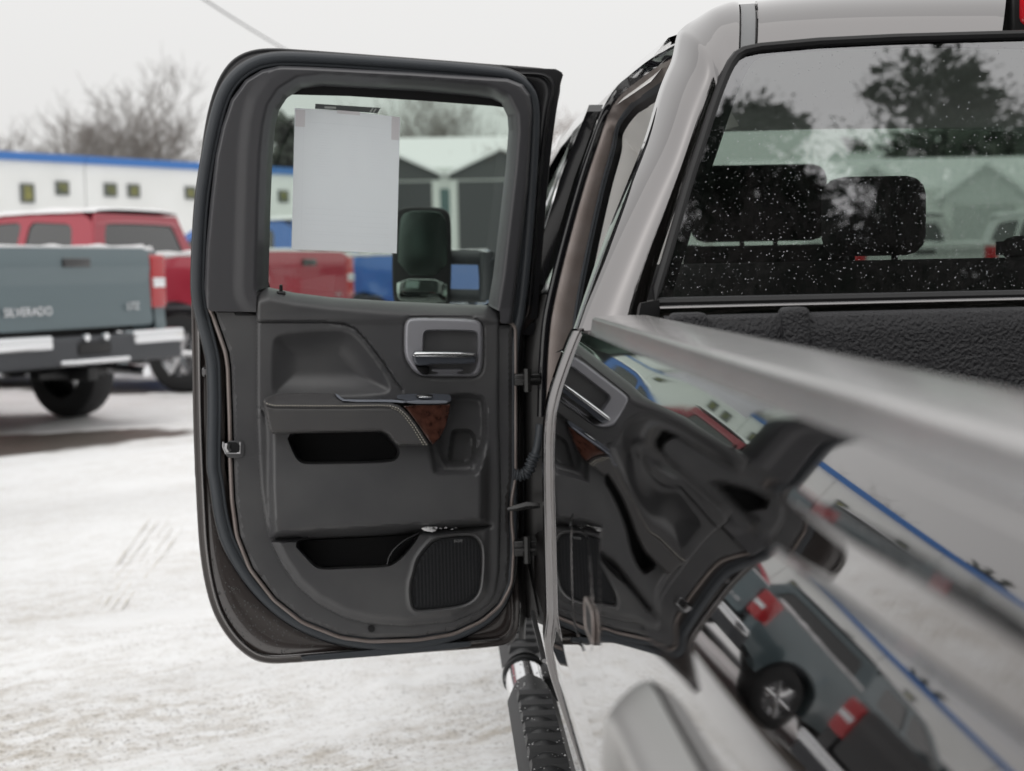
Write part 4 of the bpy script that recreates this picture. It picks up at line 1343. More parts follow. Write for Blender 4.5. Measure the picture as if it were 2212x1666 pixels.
# jamb below, its shade put into the colour; sill
q = MB()
rows = []
for z in np.linspace(-.05, -.80, 18):
    x0_ = float(np.interp(z, [-.84, -.78, -.755, -.2, -.1, -.05], [.30, .24, .168, .17, .196, .212]))
    rows.append([(x0_ - .012, 3.12, Z(z)), (x0_, 3.06, Z(z)), (x0_ + .03, 3.04, Z(z)), (x0_ + .16, 3.05, Z(z))])
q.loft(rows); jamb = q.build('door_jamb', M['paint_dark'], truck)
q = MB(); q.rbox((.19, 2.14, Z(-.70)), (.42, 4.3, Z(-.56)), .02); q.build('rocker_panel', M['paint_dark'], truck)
q = MB(); A = [P(1140, 1310, 2.72), P(1150, 1308, 2.72), P(1178, 1425, 2.45), P(1171, 1425, 2.45)]
q.tube([P(1150, 1322, 2.74), P(1163, 1372, 2.6), P(1176, 1428, 2.45)], .0045, 6); q.build('sill_edge', M['steel'], truck)

# front door with its window and rain visor (closed)
def fdx(z): return cab_x(z) - .038
fz = np.linspace(-.75, -.02, 16)
q = MB(); q.loft([[(fdx(z) - (.012 if -.6 < z < -.1 else 0), y, Z(z)) for z in fz] for y in (3.03, 3.3, 3.7, 4.1, 4.16)]); fd = q.build('front_door', M['paint'], truck)
def fmap(u, v, h): return Vector((fdx(v) + .004 + h, u, Z(v)))
fo = [(3.035, -.03), (3.035, .35), (3.3, .355), (3.75, .33), (4.02, .17), (4.16, -.03)]
fwh = chaikin([(3.09, .0), (3.10, .31), (3.68, .30), (3.92, .16), (4.02, .0)], 1)
relief('front_door_frame', fo, lambda p: np.zeros(len(p)), fmap, M['gloss_black'], fd, step=.04, holes=[fwh], skirt=-.03)
a = resample(offset_poly(fwh, .01), .04)
q = MB(); q.v = [fmap(u, v, .012) for u, v in a]; q.f = [tuple(range(len(a)))]; q.build('front_door_glass', M['glass_side'], fd, False)
q = MB(); rows = []
for y, zt_, zb in ((3.08, .335, .25), (3.4, .335, .255), (3.68, .315, .24), (3.95, .175, .09), (4.02, .10, .02)):
    rows.append([(fdx(zt_) - .004, y, Z(zt_)), (fdx((zt_ + zb) / 2) - .028, y, Z((zt_ + zb) / 2)), (fdx(zb) - .030, y, Z(zb))])
q.loft(rows); q.build('rain_visor', M['gloss_black'], fd)
# front wing, bonnet, windshield, pillars, dashboard
q = MB(); rows = []
for y, zt_ in ((4.18, -.08), (4.6, -.12), (5.2, -.18), (5.6, -.26), (5.75, -.5)):
    rows.append([(.165, y, Z(-.8)), (.135, y, Z(-.5)), (.14, y, Z(zt_ - .15)), (.19, y, Z(zt_)), (.4, y, Z(zt_ + .03)), (CX, y, Z(zt_ + .06)), (2 * CX - .4, y, Z(zt_ + .03)), (2 * CX - .19, y, Z(zt_)), (2 * CX - .14, y, Z(zt_ - .15)), (2 * CX - .165, y, Z(-.8))])
q.loft(rows); q.build('bonnet', M['paint'], truck, True, 60)
ws = [(.40, 3.78, Z(.36)), (2 * CX - .40, 3.78, Z(.36)), (2 * CX - .27, 4.5, Z(-.04)), (.27, 4.5, Z(-.04))]
q = MB(); q.add(ws, [(0, 1, 2, 3)]); wsn = q.build('windshield', M['glass_front'], truck, False)
q = MB()
for s in (0, 1):
    f = (lambda p: Vector((2 * CX - p[0], p[1], p[2]))) if s else (lambda p: Vector(p))
    q = MB(); q.tube([f((.415, 3.72, Z(.37))), f((.36, 4.1, Z(.17))), f((.28, 4.52, Z(-.06)))], .045, 8); q.build('windshield_pillar', M['cloth'], truck)
q = MB(); q.box((2 * CX - .24, 2.3, Z(-.7)), (2 * CX - .2, 4.2, Z(-.02))); q.box((2 * CX - .34, 2.5, Z(-.02)), (2 * CX - .31, 2.62, Z(.36))); q.box((2 * CX - .34, 3.0, Z(-.02)), (2 * CX - .31, 3.12, Z(.36))); q.box((2 * CX - .40, 2.2, Z(.30)), (2 * CX - .34, 3.8, Z(.37)))
q.build('far_cab_side', M['cloth'], truck, False)
q = MB(); q.rbox((.3, 4.0, Z(-.4)), (2 * CX - .3, 4.5, Z(-.055)), .05); q.build('dashboard', M['cloth'], truck)
q = MB(); q.box((.3, 2.15, Z(-.75)), (2 * CX - .3, 4.4, Z(-.7))); q.build('cab_floor', M['cloth'], truck, False)
# seats
def seat(name, x0, x1, y, ztop, hr):
    q = MB(); q.rbox((x0, y - .09, Z(-.62)), (x1, y + .06, Z(ztop)), .04); q.rbox((x0, y + .05, Z(-.62)), (x1, y + .55, Z(-.42)), .05)
    s = q.build(name, M['cloth'], truck)
    for (hx_, w_, h_, dz) in hr:
        q = MB(); q.rbox((hx_ - w_ / 2, y - .05, Z(ztop + dz)), (hx_ + w_ / 2, y + .05, Z(ztop + dz + h_)), .035)
        for k in (-.04, .04): q.tube([(hx_ + k, y, Z(ztop - .03)), (hx_ + k, y, Z(ztop + dz + .02))], .006, 6)
        q.build('headrest', M['cloth'], s)
hr_ = P(1886, 470, 2.6)
seat('rear_seat', .32, 2 * CX - .32, 2.6, P(1800, 564, 2.6).z - CAM_H, [(hr_.x, .185, .145, .008), (2 * CX - hr_.x, .185, .145, .008), (CX + .07, .24, .045, -.005)])
seat('driver_seat', .42, .96, 3.35, .05, [((P(1480, 400, 3.35).x + P(1795, 400, 3.35).x) / 2, .32, P(1640, 357, 3.35).z - CAM_H - .06, .01)])
seat('passenger_seat', 2 * CX - .90, 2 * CX - .36, 3.35, .0, [(2 * CX - .62, .28, .17, .02)])
q = MB(); q.tube([(.69 + .19 * math.cos(t * .3142), 3.95 - .07 * math.sin(t * .3142), Z(-.12 + .17 * math.sin(t * .3142))) for t in range(20)], .014, 6, closed=True); q.build('steering_wheel', M['cloth'], truck)

# tow mirror seen through the door window
MY = 4.15
def mslab(nm, pts, y0, y1, m, par, bev=.006):
    # pixels on plane Y=y0, thickness forward
    W0 = [P(u, v, y0) for u, v in pts]
    return slab(nm, [(p.x, p.z) for p in W0], -(y1), -(y0), lambda u, v, h: Vector((u, -h, v)), m, par, bev)
mo = chaikin([(848, 470), (862, 447), (930, 446), (968, 452), (976, 480), (974, 655), (966, 668), (858, 664), (846, 640)], 2)
head = mslab('tow_mirror', mo, MY, MY + .13, M['black'], truck)
mslab('mirror_glass', chaikin([(862, 480), (875, 456), (935, 455), (958, 462), (966, 490), (966, 596), (858, 594)], 1), MY - .003, MY + .01, M['mirror'], head, .002)
mslab('spotter_glass', chaikin([(857, 602), (966, 604), (966, 650), (960, 656), (868, 652), (857, 640)], 1), MY - .004, MY + .01, mat('spotter_glass', (.42, .48, .45), .05, 1.0), head, .002)
q = MB(); q.tube([P(970, 556, MY + .05), P(1030, 557, MY + .05), P(1052, 560, MY + .06)], .022, 10); q.tube([P(970, 638, MY + .05), P(1050, 640, MY + .06)], .02, 10); q.tube([P(1048, 545, MY + .05), P(1052, 600, MY + .05), P(1052, 650, MY + .05)], .025, 10)
q.tube([P(1050, 560, MY + .05), Vector((.17, MY + .08, Z(0))), Vector((.22, MY + .08, Z(-.02)))], .03, 8)
q.build('mirror_arm', M['bumper_dark'], head)

# ------------------------------------------------------------------ side step
SX, SZ, SR = .193, -1.03, .052
q = MB(); q.tube([(SX + .05, 2.15, Z(SZ + .04)), (SX + .015, 2.3, Z(SZ + .01)), (SX, 2.45, Z(SZ)), (SX, 3.0, Z(SZ)), (SX, 4.0, Z(SZ)), (SX + .01, 4.5, Z(SZ))], SR, 28, flat=(0, 0, 1)); step_ = q.build('side_step', M['chrome'], truck)
padm = mat('step_pad', (.035, .036, .038), .5, bump=(300, .15, .001))
def pad(y0, y1, round_far, round_near):
    q = MB(); rows = []
    n = 40
    for i in range(n + 1):
        y = y0 + (y1 - y0) * i / n
        e = 1.0
        if round_far and y > y1 - .10: e = math.sqrt(max(0.0, 1 - ((y - (y1 - .10)) / .10) ** 2))
        if round_near and y < y0 + .05: e = math.sqrt(max(0.0, 1 - ((y0 + .05 - y) / .05) ** 2))
        row = []
        for k in range(13):
            t = -1 + 2 * k / 12
            w = .058 * max(e, .02) * t
            arch_ = .5 if abs(t) > .85 else 1
            row.append((SX + w, y, Z(SZ + math.sqrt(max(0.0, (SR + .002) ** 2 - min(abs(w), .05) ** 2)) * (1 if abs(w) < .05 else 1) + (.009 if abs(t) < .86 else .001))))
        rows.append(row)
    q.loft(rows); p_ = q.build('step_pad', padm, step_, True, 45)
    y = y1 - .16
    while y > y0 + .02:
        q = MB()
        zt = Z(SZ + SR + .010)
        V = []
        for (yy, hh, ww) in ((y + .026, 0, .040), (y + .018, .009, .036), (y - .018, .009, .036), (y - .026, 0, .040)):
            for t in (-1, 1):
                V.append((SX + .002 + ww * t, yy, zt + hh - .006 + (0 if abs(t) < 1 else -.006 * (hh == 0))))
        q.add(V, [(0, 2, 3, 1), (2, 4, 5, 3), (4, 6, 7, 5), (0, 6, 4, 2), (1, 3, 5, 7)])
        q.build('tread_rib', padm, p_, False)
        y -= .078
pad(2.5, 3.36, True, False)
pad(3.55, 4.4, False, False)
q = MB(); q.lathe([(SR + .001, -.012), (SR + .006, -.01), (SR + .006, .01), (SR + .001, .012)], (SX, 3.55, Z(SZ)), 'y', 28); q.build('pad_collar', padm, step_)
q = MB(); q.rbox((.22, 3.42, Z(SZ - .03)), (.40, 3.54, Z(SZ + .035)), .006); q.build('step_bracket', M['black'], step_)
# grains of snow on the step
q = MB()
for k in range(170):
    y = rnd.uniform(2.6, 3.5) if k % 3 else 3.36 - .16 - .078 * rnd.randint(0, 8) - .034 + rnd.uniform(-.006, .006)
    x = SX + rnd.uniform(-.04, .042); s = rnd.choice((.0012, .0015, .002, .003))
    if y > 3.37 and y < 3.55: zz_ = Z(SZ + math.sqrt(SR ** 2 - (x - SX) ** 2))
    else: zz_ = Z(SZ + SR + .0085)
    c = Vector((x, y, zz_))
    q.add([c + Vector((s, 0, 0)), c + Vector((-s * .6, s, 0)), c + Vector((-s * .5, -s, 0)), c + Vector((0, 0, s * .9))], [(0, 1, 3), (1, 2, 3), (2, 0, 3)])
q.build('snow_grains', M['snow'], step_, True, None, 'stuff')
# ------------------------------------------------------------------ the open rear door
def A_(p): return np.array(p, float)
O1 = C1([(600, 48), (420, 43), (310, 70), (230, 130), (165, 240), (110, 430), (75, 700), (45, 1000), (32, 1250), (30, 1480)]) + \
     C2([(28, 300), (32, 600), (45, 900), (60, 1150), (100, 1350), (160, 1470), (240, 1560), (330, 1610), (500, 1600), (850, 1570), (1390, 1532), (1425, 1500), (1440, 1440), (1440, 1000), (1440, 500), (1440, 170)]) + \
     C1([(1925, 1560), (1945, 1540), (1985, 1000), (2010, 700), (2065, 270), (2090, 185), (2050, 160)])
def soften(p, n=1): return chaikin(p, n)
O1 = A_(O1)
G_ = A_(C1([(457, 1365), (470, 900), (480, 640), (495, 480), (515, 390), (560, 320), (640, 270), (760, 255), (1300, 285), (1600, 312), (1690, 325), (1745, 350), (1780, 420), (1785, 500), (1770, 700), (1700, 1300), (1672, 1465), (1400, 1455), (1100, 1440), (800, 1420), (600, 1395)]))
WS = A_(C1([(59, 1374), (65, 1150), (80, 900), (108, 700), (150, 480), (200, 300), (270, 195), (370, 125), (480, 97), (620, 97), (1000, 118), (1700, 172), (1820, 200), (1900, 270), (1930, 350), (1932, 500), (1895, 1100), (1850, 1530)]) +
        C2([(1412, 200), (1408, 700), (1408, 1150), (1385, 1300), (1330, 1390), (1230, 1457), (1100, 1503), (950, 1530), (800, 1527), (600, 1490), (430, 1405), (300, 1285), (200, 1135), (150, 1000), (125, 800)]) +
        ZJ([(235, 1600), (245, 1000), (237, 700), (225, 600), (190, 450), (150, 300), (115, 150)]))
WS = chaikin(WS, 2)
# hole through the metal at the window
def dmap(u, v, h): return D(u, v, h)
O1s = resample(chaikin(O1, 2), 4)
GH = offset_poly(chaikin(G_, 1), 10)
MPH = None
ws_d = resample(WS, 5)
def outward_hits(loop, target):
    a = np.asarray(loop); t = np.roll(a, -2, 0) - np.roll(a, 2, 0); t /= np.hypot(t[:, 0], t[:, 1])[:, None]
    area = 0.5 * np.sum(a[:, 0] * np.roll(a[:, 1], -1) - np.roll(a[:, 0], -1) * a[:, 1])
    n = np.c_[t[:, 1], -t[:, 0]] * (1 if area > 0 else -1)
    L = np.full(len(a), np.nan)
    A = np.asarray(target); B = np.roll(A, -1, 0)
    for i, (p, d) in enumerate(zip(a, n)):
        e = B - A; w = A - p
        den = d[0] * e[:, 1] - d[1] * e[:, 0]
        with np.errstate(all='ignore'):
            tt = (w[:, 0] * e[:, 1] - w[:, 1] * e[:, 0]) / den
            ss = (w[:, 0] * d[1] - w[:, 1] * d[0]) / den
        ok = (ss >= 0) & (ss < 1) & (tt > 0)
        if ok.any(): L[i] = tt[ok].min()
    idx = np.arange(len(a)); good = ~np.isnan(L)
    L = np.interp(idx, idx[good], L[good])
    k = np.array([1, 2, 3, 2, 1.]); k /= k.sum()
    for _ in range(3): L = np.convolve(np.r_[L[-2:], L, L[:2]], k, 'valid')
    return n, L
wn_, wL = outward_hits(ws_d, O1s)
def flange_row(f):
    """f(L) -> (distance outward from the seal line, height)"""
    out = []
    for p, n_, L in zip(ws_d, wn_, wL):
        d_, h_ = f(L)
        q_ = p + n_ * d_
        out.append((q_[0], q_[1], h_))
    return out
def bead(L, k):          # how much of the pressed bead there is room for
    return max(0.0, min(1.0, (L - 22) / 12))
rows_ = [flange_row(lambda L: (-26, -.034)), flange_row(lambda L: (-8, -.034)), flange_row(lambda L: (0, -.032)), flange_row(lambda L: (.25 * max(L - 24, 2), -.030)), flange_row(lambda L: (.6 * max(L - 24, 2), -.029)), flange_row(lambda L: (max(L - 24, 3), -.029))]
for k in range(9):
    t = k / 8
    rows_.append(flange_row(lambda L, t=t: (max(L - 24 + 12 * t, 3 + t), -.029 - .005 * t + .008 * math.sin(math.pi * t) ** 1.5 * bead(L, t))))
rows_ += [flange_row(lambda L: (max(L - 9, 5), -.036)), flange_row(lambda L: (max(L - 5, 6), -.036))]
for k in range(1, 7):
    t = k / 6 * math.pi / 2
    rows_.append(flange_row(lambda L, t=t: (L - 5 + 5 * math.sin(t), -.044 + .008 * math.cos(t))))
rows_ += [flange_row(lambda L: (L, -.060)), flange_row(lambda L: (L - .5, -.082)), flange_row(lambda L: (L - 4, -.094))]
lowm = ws_d[:, 1] > 655
def strip(idx, name, m, par):
    q = MB(); q.loft([[D(r_[i][0], r_[i][1], r_[i][2]) for i in idx] for r_ in rows_]); return q.build(name, m, par, True, None)
N_ = len(ws_d)
st0 = next(i for i in range(N_) if lowm[i] and not lowm[i - 1])
order = [(st0 + k) % N_ for k in range(N_ + 1)]
nl = next(k for k in range(1, N_) if not lowm[order[k]])
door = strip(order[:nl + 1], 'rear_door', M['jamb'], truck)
strip(order[nl:], 'frame_face', mat('satin_black_frame', (.016, .016, .018), .35), door)
# square front corner of the frame that stands past the seal
fc = A_(C1([(1800, 150), (2050, 160), (2090, 185), (2065, 270), (2010, 700), (1985, 1000), (1945, 1540), (1860, 1545), (1900, 1000), (1935, 500), (1930, 350), (1900, 250), (1850, 200)]))
slab('frame_corner', resample(fc, 8), -.075, -.034, dmap, bpy.data.materials['satin_black_frame'], door, 2.0)
slab('frame_foot', chaikin(ZG([(128, -40), (262, -30), (250, 30), (235, 62), (140, 60), (128, 30)]), 1), -.09, -.04, dmap, bpy.data.materials['satin_black_frame'], door, 2.0)
IN_ = offset_poly(resample(WS, 8), -4)
relief('outer_skin', O1s, lambda p: np.full(len(p), -.095), dmap, M['paint'], door, step=14, holes=[GH], sharp=None)
# front edge of the frame (towards the hinge side)
def tube_px(name, pts, off, r_, m, par, closed=False, n=10):
    q = MB(); q.tube([D(u, v, off) for u, v in pts], r_, n, closed); return q.build(name, m, par)
ws_r = resample(WS, 8)
tube_px('weatherstrip', ws_r, -.018, .0108, M['rubber'], door, True, 12)
tube_px('weatherstrip_lip', resample(offset_poly(WS, -13), 8), -.016, .0045, M['rubber'], door, True, 8)
tube_px('weatherstrip_edge', resample(offset_poly(WS, 11), 8), -.022, .003, M['gloss_black'], door, True, 6)

# lower trim carrier
TRL = A_(ZJ([(225, 170), (268, 215), (290, 290), (340, 430), (385, 560), (405, 700), (412, 900), (420, 1100), (426, 1338), (426, 1500), (432, 1660)]) +
         C2([(215, 900), (235, 1050), (290, 1190), (390, 1320), (510, 1415), (670, 1478), (800, 1495), (1000, 1488), (1150, 1463), (1270, 1408), (1345, 1343), (1388, 1260), (1398, 1100), (1388, 990), (1388, 900), (1405, 800), (1405, 147), (600, 140), (310, 100)]))
TRLs = resample(TRL, 4)
def trl_h(p):
    d = -sdf(p, TRLs)
    return -.008 + .008 * np.sqrt(np.clip(1 - (1 - np.clip(d / 5, 0, 1)) ** 2, 0, 1))

tube_px('metal_edge', resample(chaikin(offset_poly(resample(TRL, 14), 8), 3), 8), -.010, .0042, M['frame_paint'], door, True, 10)
hb = [p for p in resample(offset_poly(O1s, -16), 8)]
i0 = max(range(len(hb)), key=lambda i: (hb[i][0] < 700 and hb[i][1] > 690) * (2000 - hb[i][1]))
lo_ = [(hb[(i0 - k) % len(hb)]) for k in range(len(hb))] if hb[(i0 + 1) % len(hb)][1] < hb[i0][1] else [(hb[(i0 + k) % len(hb)]) for k in range(len(hb))]
run = []
for p in lo_:
    if p[1] < 690 or p[0] > 1080: break
    run.append(p)
tube_px('hem_bead', run, -.024, .0034, M['paint'], door, False, 10)
tube_px('trim_edge_gap', resample(offset_poly(TRLs, 4), 8), -.014, .002, M['black'], door, True, 6)

# upper trim around the window
TRU = A_(C1([(103, 1374), (112, 1150), (135, 900), (165, 640), (200, 480), (250, 330), (330, 220), (420, 165), (520, 142), (700, 148), (1200, 174), (1780, 212), (1865, 245), (1905, 300), (1918, 390), (1895, 800), (1850, 1200), (1806, 1568), (1740, 1566), (1737, 1500), (1676, 1470)]) +
         list(map(tuple, G_[16::-1])) + C1([(392, 1388), (390, 1504), (140, 1500), (119, 1486)]))
TRU = A_([p for i, p in enumerate(TRU)])
TRUs = resample(TRU, 4)
OUTU = A_(C1([(103, 1600), (103, 1374), (112, 1150), (135, 900), (165, 640), (200, 480), (250, 330), (330, 220), (420, 165), (520, 142), (700, 148), (1200, 174), (1780, 212), (1865, 245), (1905, 300), (1918, 390), (1895, 800), (1850, 1200), (1806, 1600)]))
def tru_h(p):
    g = sdf(p, G_)
    do = segdist(p, OUTU, False)
    right = smooth01((p[:, 0] - 1050) / 30)
    w = 30 - 8 * right
    h = .004 - .042 * (1 - np.clip(g / w, 0, 1)) ** 2
    h += .008 * smooth01((g - w * .6) / 14) * (1 - .6 * smooth01((g - 50) / 30))
    h -= .014 * (1 - np.clip(do / 9, 0, 1)) ** 2
    return h
relief('window_trim', TRUs, tru_h, dmap, M['plastic_soft'], door, step=4, skirt=.012, lines=[resample(offset_poly(resample(OUTU, 6), -k_), 6, False)[4:-4] for k_ in ()], feats=[offset_poly(TRUs, -2), offset_poly(TRUs, -4.5), offset_poly(TRUs, -7.5)])
# dark run channel along the top and the sides of the glass
gc = resample(G_, 6)
q = MB()
gi = offset_poly(gc, 3)
q.loft([[D(u, v, -.036) for u, v in gi], [D(u, v, -.062) for u, v in gi]], True); q.build('glass_channel', M['felt_and_shade'], door, False)
top_band = A_(C1([(560, 300), (566, 316), (640, 262), (760, 246), (1300, 275), (1690, 312), (1760, 345), (1800, 400), (1770, 378), (1700, 366), (1300, 333), (900, 312)]))
slab('upper_run_channel', A_(C1([(520, 300), (600, 240), (760, 225), (1300, 255), (1690, 292), (1790, 340), (1800, 378), (1700, 365), (1300, 335), (900, 310)])), -.055, -.046, dmap, M['felt_and_shade'], door, .5)
gg = resample(offset_poly(G_, 12), 10)
q = MB(); q.v = [D(u, v, -.05) for u, v in gg]
bm = bmesh.new(); fv = [bm.verts.new(p) for p in q.v]
q.f = [tuple(range(len(gg)))]
# split at the belt so the pane follows the lean
dg = q.build('door_glass', M['glass_side'], door, False)
bm.free()
bm = bmesh.new(); bm.from_mesh(dg.data); bmesh.ops.triangulate(bm, faces=bm.faces[:]); bm.to_mesh(dg.data); bm.free()
# lock knob
q = MB(); b0, b1 = D(*C1([(527, 1410)])[0], -.012), D(*C1([(527, 1354)])[0], -.012)
q.tube([b0, b0.lerp(b1, .7), b1], [.0035, .0035, .003], 8)
q.tube([D(*C1([(505, 1398)])[0], -.008), D(*C1([(550, 1400)])[0], -.008)], .004, 6); q.build('lock_knob', M['black'], door)

# main panel
MP = A_(C1([(390, 1385), (430, 1368), (457, 1367), (600, 1397), (800, 1422), (1100, 1442), (1400, 1457), (1672, 1467), (1735, 1502)]) +
        C2([(1353, 112), (1353, 590), (1358, 700), (1362, 900), (1356, 1200), (1340, 1300), (1310, 1350), (1262, 1388), (1150, 1430), (950, 1449), (800, 1440), (680, 1410), (560, 1348), (470, 1270), (405, 1175), (362, 1090), (340, 1000), (318, 850), (308, 700), (303, 520), (303, 135)]))
MPs = resample(MP, 3.5)
SILL = A_(C1([(390, 1385), (457, 1365), (600, 1395), (800, 1420), (1100, 1440), (1400, 1455), (1672, 1465), (1735, 1500)]))
SCOOP = chaikin(C2([(372, 235), (385, 200), (430, 180), (640, 165), (705, 175), (760, 225), (830, 320), (890, 420), (860, 447), (640, 455), (400, 455), (370, 440)]), 2)
SEAM1 = A_(C2([(303, 135), (600, 135), (680, 140), (730, 162), (780, 215), (850, 305), (905, 390), (940, 437)]))
SEAM2 = A_(C2([(303, 497), (330, 515), (345, 560)]))
POCK1 = chaikin(C2([(428, 600), (700, 590), (850, 595), (895, 650), (912, 668), (921, 690), (912, 722), (880, 737), (700, 742), (520, 745), (490, 735), (465, 700)]), 2)
CUP = chaikin(C2([(1075, 640), (1120, 470), (1150, 440), (1270, 442), (1298, 470), (1303, 590), (1295, 650), (1268, 715), (1240, 750), (1205, 760), (1130, 762), (1105, 745), (1085, 700)]), 2)
CUP2 = chaikin(C2([(1150, 590), (1255, 592), (1250, 735), (1225, 752), (1140, 754), (1125, 740), (1140, 620)]), 2)
LEDGE = A_(C2([(362, 1064), (520, 1054), (700, 1046), (900, 1036), (1050, 1024), (1200, 1014), (1312, 1006)]))
BULGE = A_(C2([(352, 640), (345, 500), (1060, 600), (1090, 765), (1240, 765), (1300, 640), (1318, 640), (1322, 900), (1312, 1006), (1050, 1024), (700, 1046), (362, 1064), (352, 850)]))
LOWB = A_(C2([(370, 1066), (700, 1050), (1050, 1028), (1312, 1010), (1316, 1240), (1305, 1310), (1262, 1360), (1150, 1410), (950, 1430), (800, 1420), (680, 1390), (565, 1330), (480, 1255), (415, 1160)]))
POCK2 = chaikin(C2([(448, 1068), (700, 1056), (900, 1046), (1000, 1036), (1012, 1038), (985, 1085), (940, 1140), (905, 1170), (870, 1188), (700, 1194), (600, 1198), (562, 1192), (530, 1160)]), 2)
SPK = chaikin(ZK([(140, 870), (180, 680), (290, 520), (420, 370), (560, 290), (800, 250), (1100, 235), (1190, 260), (1260, 330), (1310, 450), (1320, 700), (1300, 1000), (1270, 1200), (1190, 1330), (1050, 1430), (800, 1490), (230, 1550), (130, 1520), (85, 1400), (70, 1100)]), 2)
BEZ = chaikin(ZH([(250, 430), (270, 320), (320, 250), (430, 215), (1000, 225), (1580, 245), (1700, 285), (1765, 360), (1785, 480), (1780, 1100), (1755, 1270), (1680, 1350), (1600, 1375), (640, 1370), (520, 1330), (420, 1250), (330, 1120), (270, 1010), (245, 850)]), 2)
relief('trim_carrier', TRLs, trl_h, dmap, M['plastic'], door, step=7, skirt=.02, holes=[offset_poly(resample(MP, 6), -14)])
def mp_h(p):
    d = -sdf(p, MPs)
    h = .010 - .014 * (1 - np.clip(d / 7, 0, 1)) ** 2
    ds = segdist(p, SILL, False)
    pad_ = smooth01((704 - p[:, 1]) / 3.0) * 0
    h += .006 * smooth01((ds - 4) / 30) * smooth01((700 - p[:, 1]) / 8)
    h -= .030 * (1 - np.clip(ds / 30, 0, 1)) ** 1.6 * smooth01((p[:, 0] - 552) / 6)
    sc_ = np.clip(-sdf(p, SCOOP) / 58, 0, 1)
    h -= .034 * (1 - (1 - sc_) ** 2)
    for s_ in (SEAM1, SEAM2):
        h -= .006 * np.exp(-(segdist(p, s_, False) / 1.5) ** 2)
    bulge = smooth01(-sdf(p, BULGE) / 16)
    rightfade = smooth01((1064 - p[:, 0]) / 30)
    # the belly leans out towards its lower ledge
    lean = .5 + .5 * smooth01((p[:, 1] - 940) / 200)
    h += .046 * bulge * lean * rightfade
    low = smooth01(-sdf(p, LOWB) / 14)
    h += .010 * low
    sl = p[:, 1] - np.interp(p[:, 0], LEDGE[:, 0], LEDGE[:, 1])
    inx = smooth01((p[:, 0] - 575) / 14) * smooth01((1066 - p[:, 0]) / 10)
    h -= .016 * np.exp(-((sl - 3.5) / 4.0) ** 2) * inx
    h -= .075 * smooth01((2 - sdf(p, POCK1)) / 7)
    h -= .034 * smooth01((2 - sdf(p, CUP)) / 16) + .030 * smooth01((0 - sdf(p, CUP2)) / 10)
    h -= .078 * smooth01((2 - sdf(p, POCK2)) / 7)
    h += .004 * np.exp(-((sdf(p, SPK) - 5) / 3.5) ** 2)
    h -= .010 * smooth01((1.5 - sdf(p, SPK)) / 3)
    h -= .004 * np.exp(-((sdf(p, BEZ) - 2) / 1.6) ** 2)
    return h
relief('door_panel', MPs, mp_h, dmap, M['plastic'], door, step=4.5, skirt=.02, sharp=50,
       feats=[offset_poly(POCK1, 2), offset_poly(POCK1, -5), offset_poly(CUP, 2), offset_poly(CUP, -7), CUP2, offset_poly(POCK2, 2), offset_poly(POCK2, -5), offset_poly(SPK, 5), offset_poly(SPK, 1.5), offset_poly(SPK, -1.5), offset_poly(BEZ, 2)],
       lines=[resample(SEAM1, 4, False)[2:-2]] + [resample(LEDGE, 5, False)[2:-2] + np.array([0, k_]) for k_ in (-12, -8, -4, 0, 3.5, 7)])
# black sheets that paint the shade deep in the pockets
slab('pocket_shade', offset_poly(POCK1, -5.5), -.055, -.033, dmap, M['felt_and_shade'], door, .5)
slab('pocket_shade', offset_poly(POCK2, -5.5), -.06, -.046, dmap, M['felt_and_shade'], door, .5)
# curved divider in the lower pocket
dv = ZA([])
q = MB(); cv = resample(chaikin(C2([(866, 1175), (875, 1140), (900, 1105), (945, 1068), (1005, 1040)]), 2, False), 4, False)
q.loft([[D(u, v, .016) for u, v in cv], [D(u + 1.5, v + 1.5, .018) for u, v in cv], [D(u + 4, v + 4, -.03) for u, v in cv]]); q.build('pocket_divider', M['plastic'], door)

# speaker grille
def spk_h(p):
    d = -sdf(p, SPK)
    return .0125 + .005 * np.sqrt(np.clip(1 - (1 - np.clip(d / 10, 0, 1)) ** 2, 0, 1))
gm = M['grille']; nt = gm.node_tree
vo = nt.nodes.new('ShaderNodeTexVoronoi'); vo.inputs['Scale'].default_value = 420; vo.inputs['Randomness'].default_value = .12
tc = nt.nodes.new('ShaderNodeTexCoord'); nt.links.new(tc.outputs['Object'], vo.inputs['Vector'])
rp = nt.nodes.new('ShaderNodeValToRGB'); rp.color_ramp.elements[0].position = .25; rp.color_ramp.elements[1].position = .5
rp.color_ramp.elements[0].color = (.001, .001, .001, 1); rp.color_ramp.elements[1].color = (.034, .035, .038, 1)
nt.links.new(vo.outputs['Distance'], rp.inputs['Fac']); nt.links.new(rp.outputs['Color'], nt.nodes['Principled BSDF'].inputs['Base Color'])
bp = nt.nodes.new('ShaderNodeBump'); bp.inputs['Strength'].default_value = .8; bp.inputs['Distance'].default_value = .002
nt.links.new(vo.outputs['Distance'], bp.inputs['Height']); nt.links.new(bp.outputs[0], nt.nodes['Principled BSDF'].inputs['Normal'])
grl = relief('speaker_grille', offset_poly(SPK, -2.5), spk_h, dmap, gm, door, step=5, skirt=.01)
kk = ZK([(820, 340), (965, 330)])
p0, p1 = D(kk[0][0], kk[0][1] + 2.5, .0185), D(kk[1][0], kk[1][1] + 2.5, .0185)
ex = (p1 - p0).normalized(); ez = DN; ey = ez.cross(ex)
lettering('speaker_logo', 'BOSE', .0085, .0004, M['badge'], door, Matrix.Translation(p0 - ORI['pickup_truck']) @ Matrix((ex, ey, ez)).transposed().to_4x4(), .25)

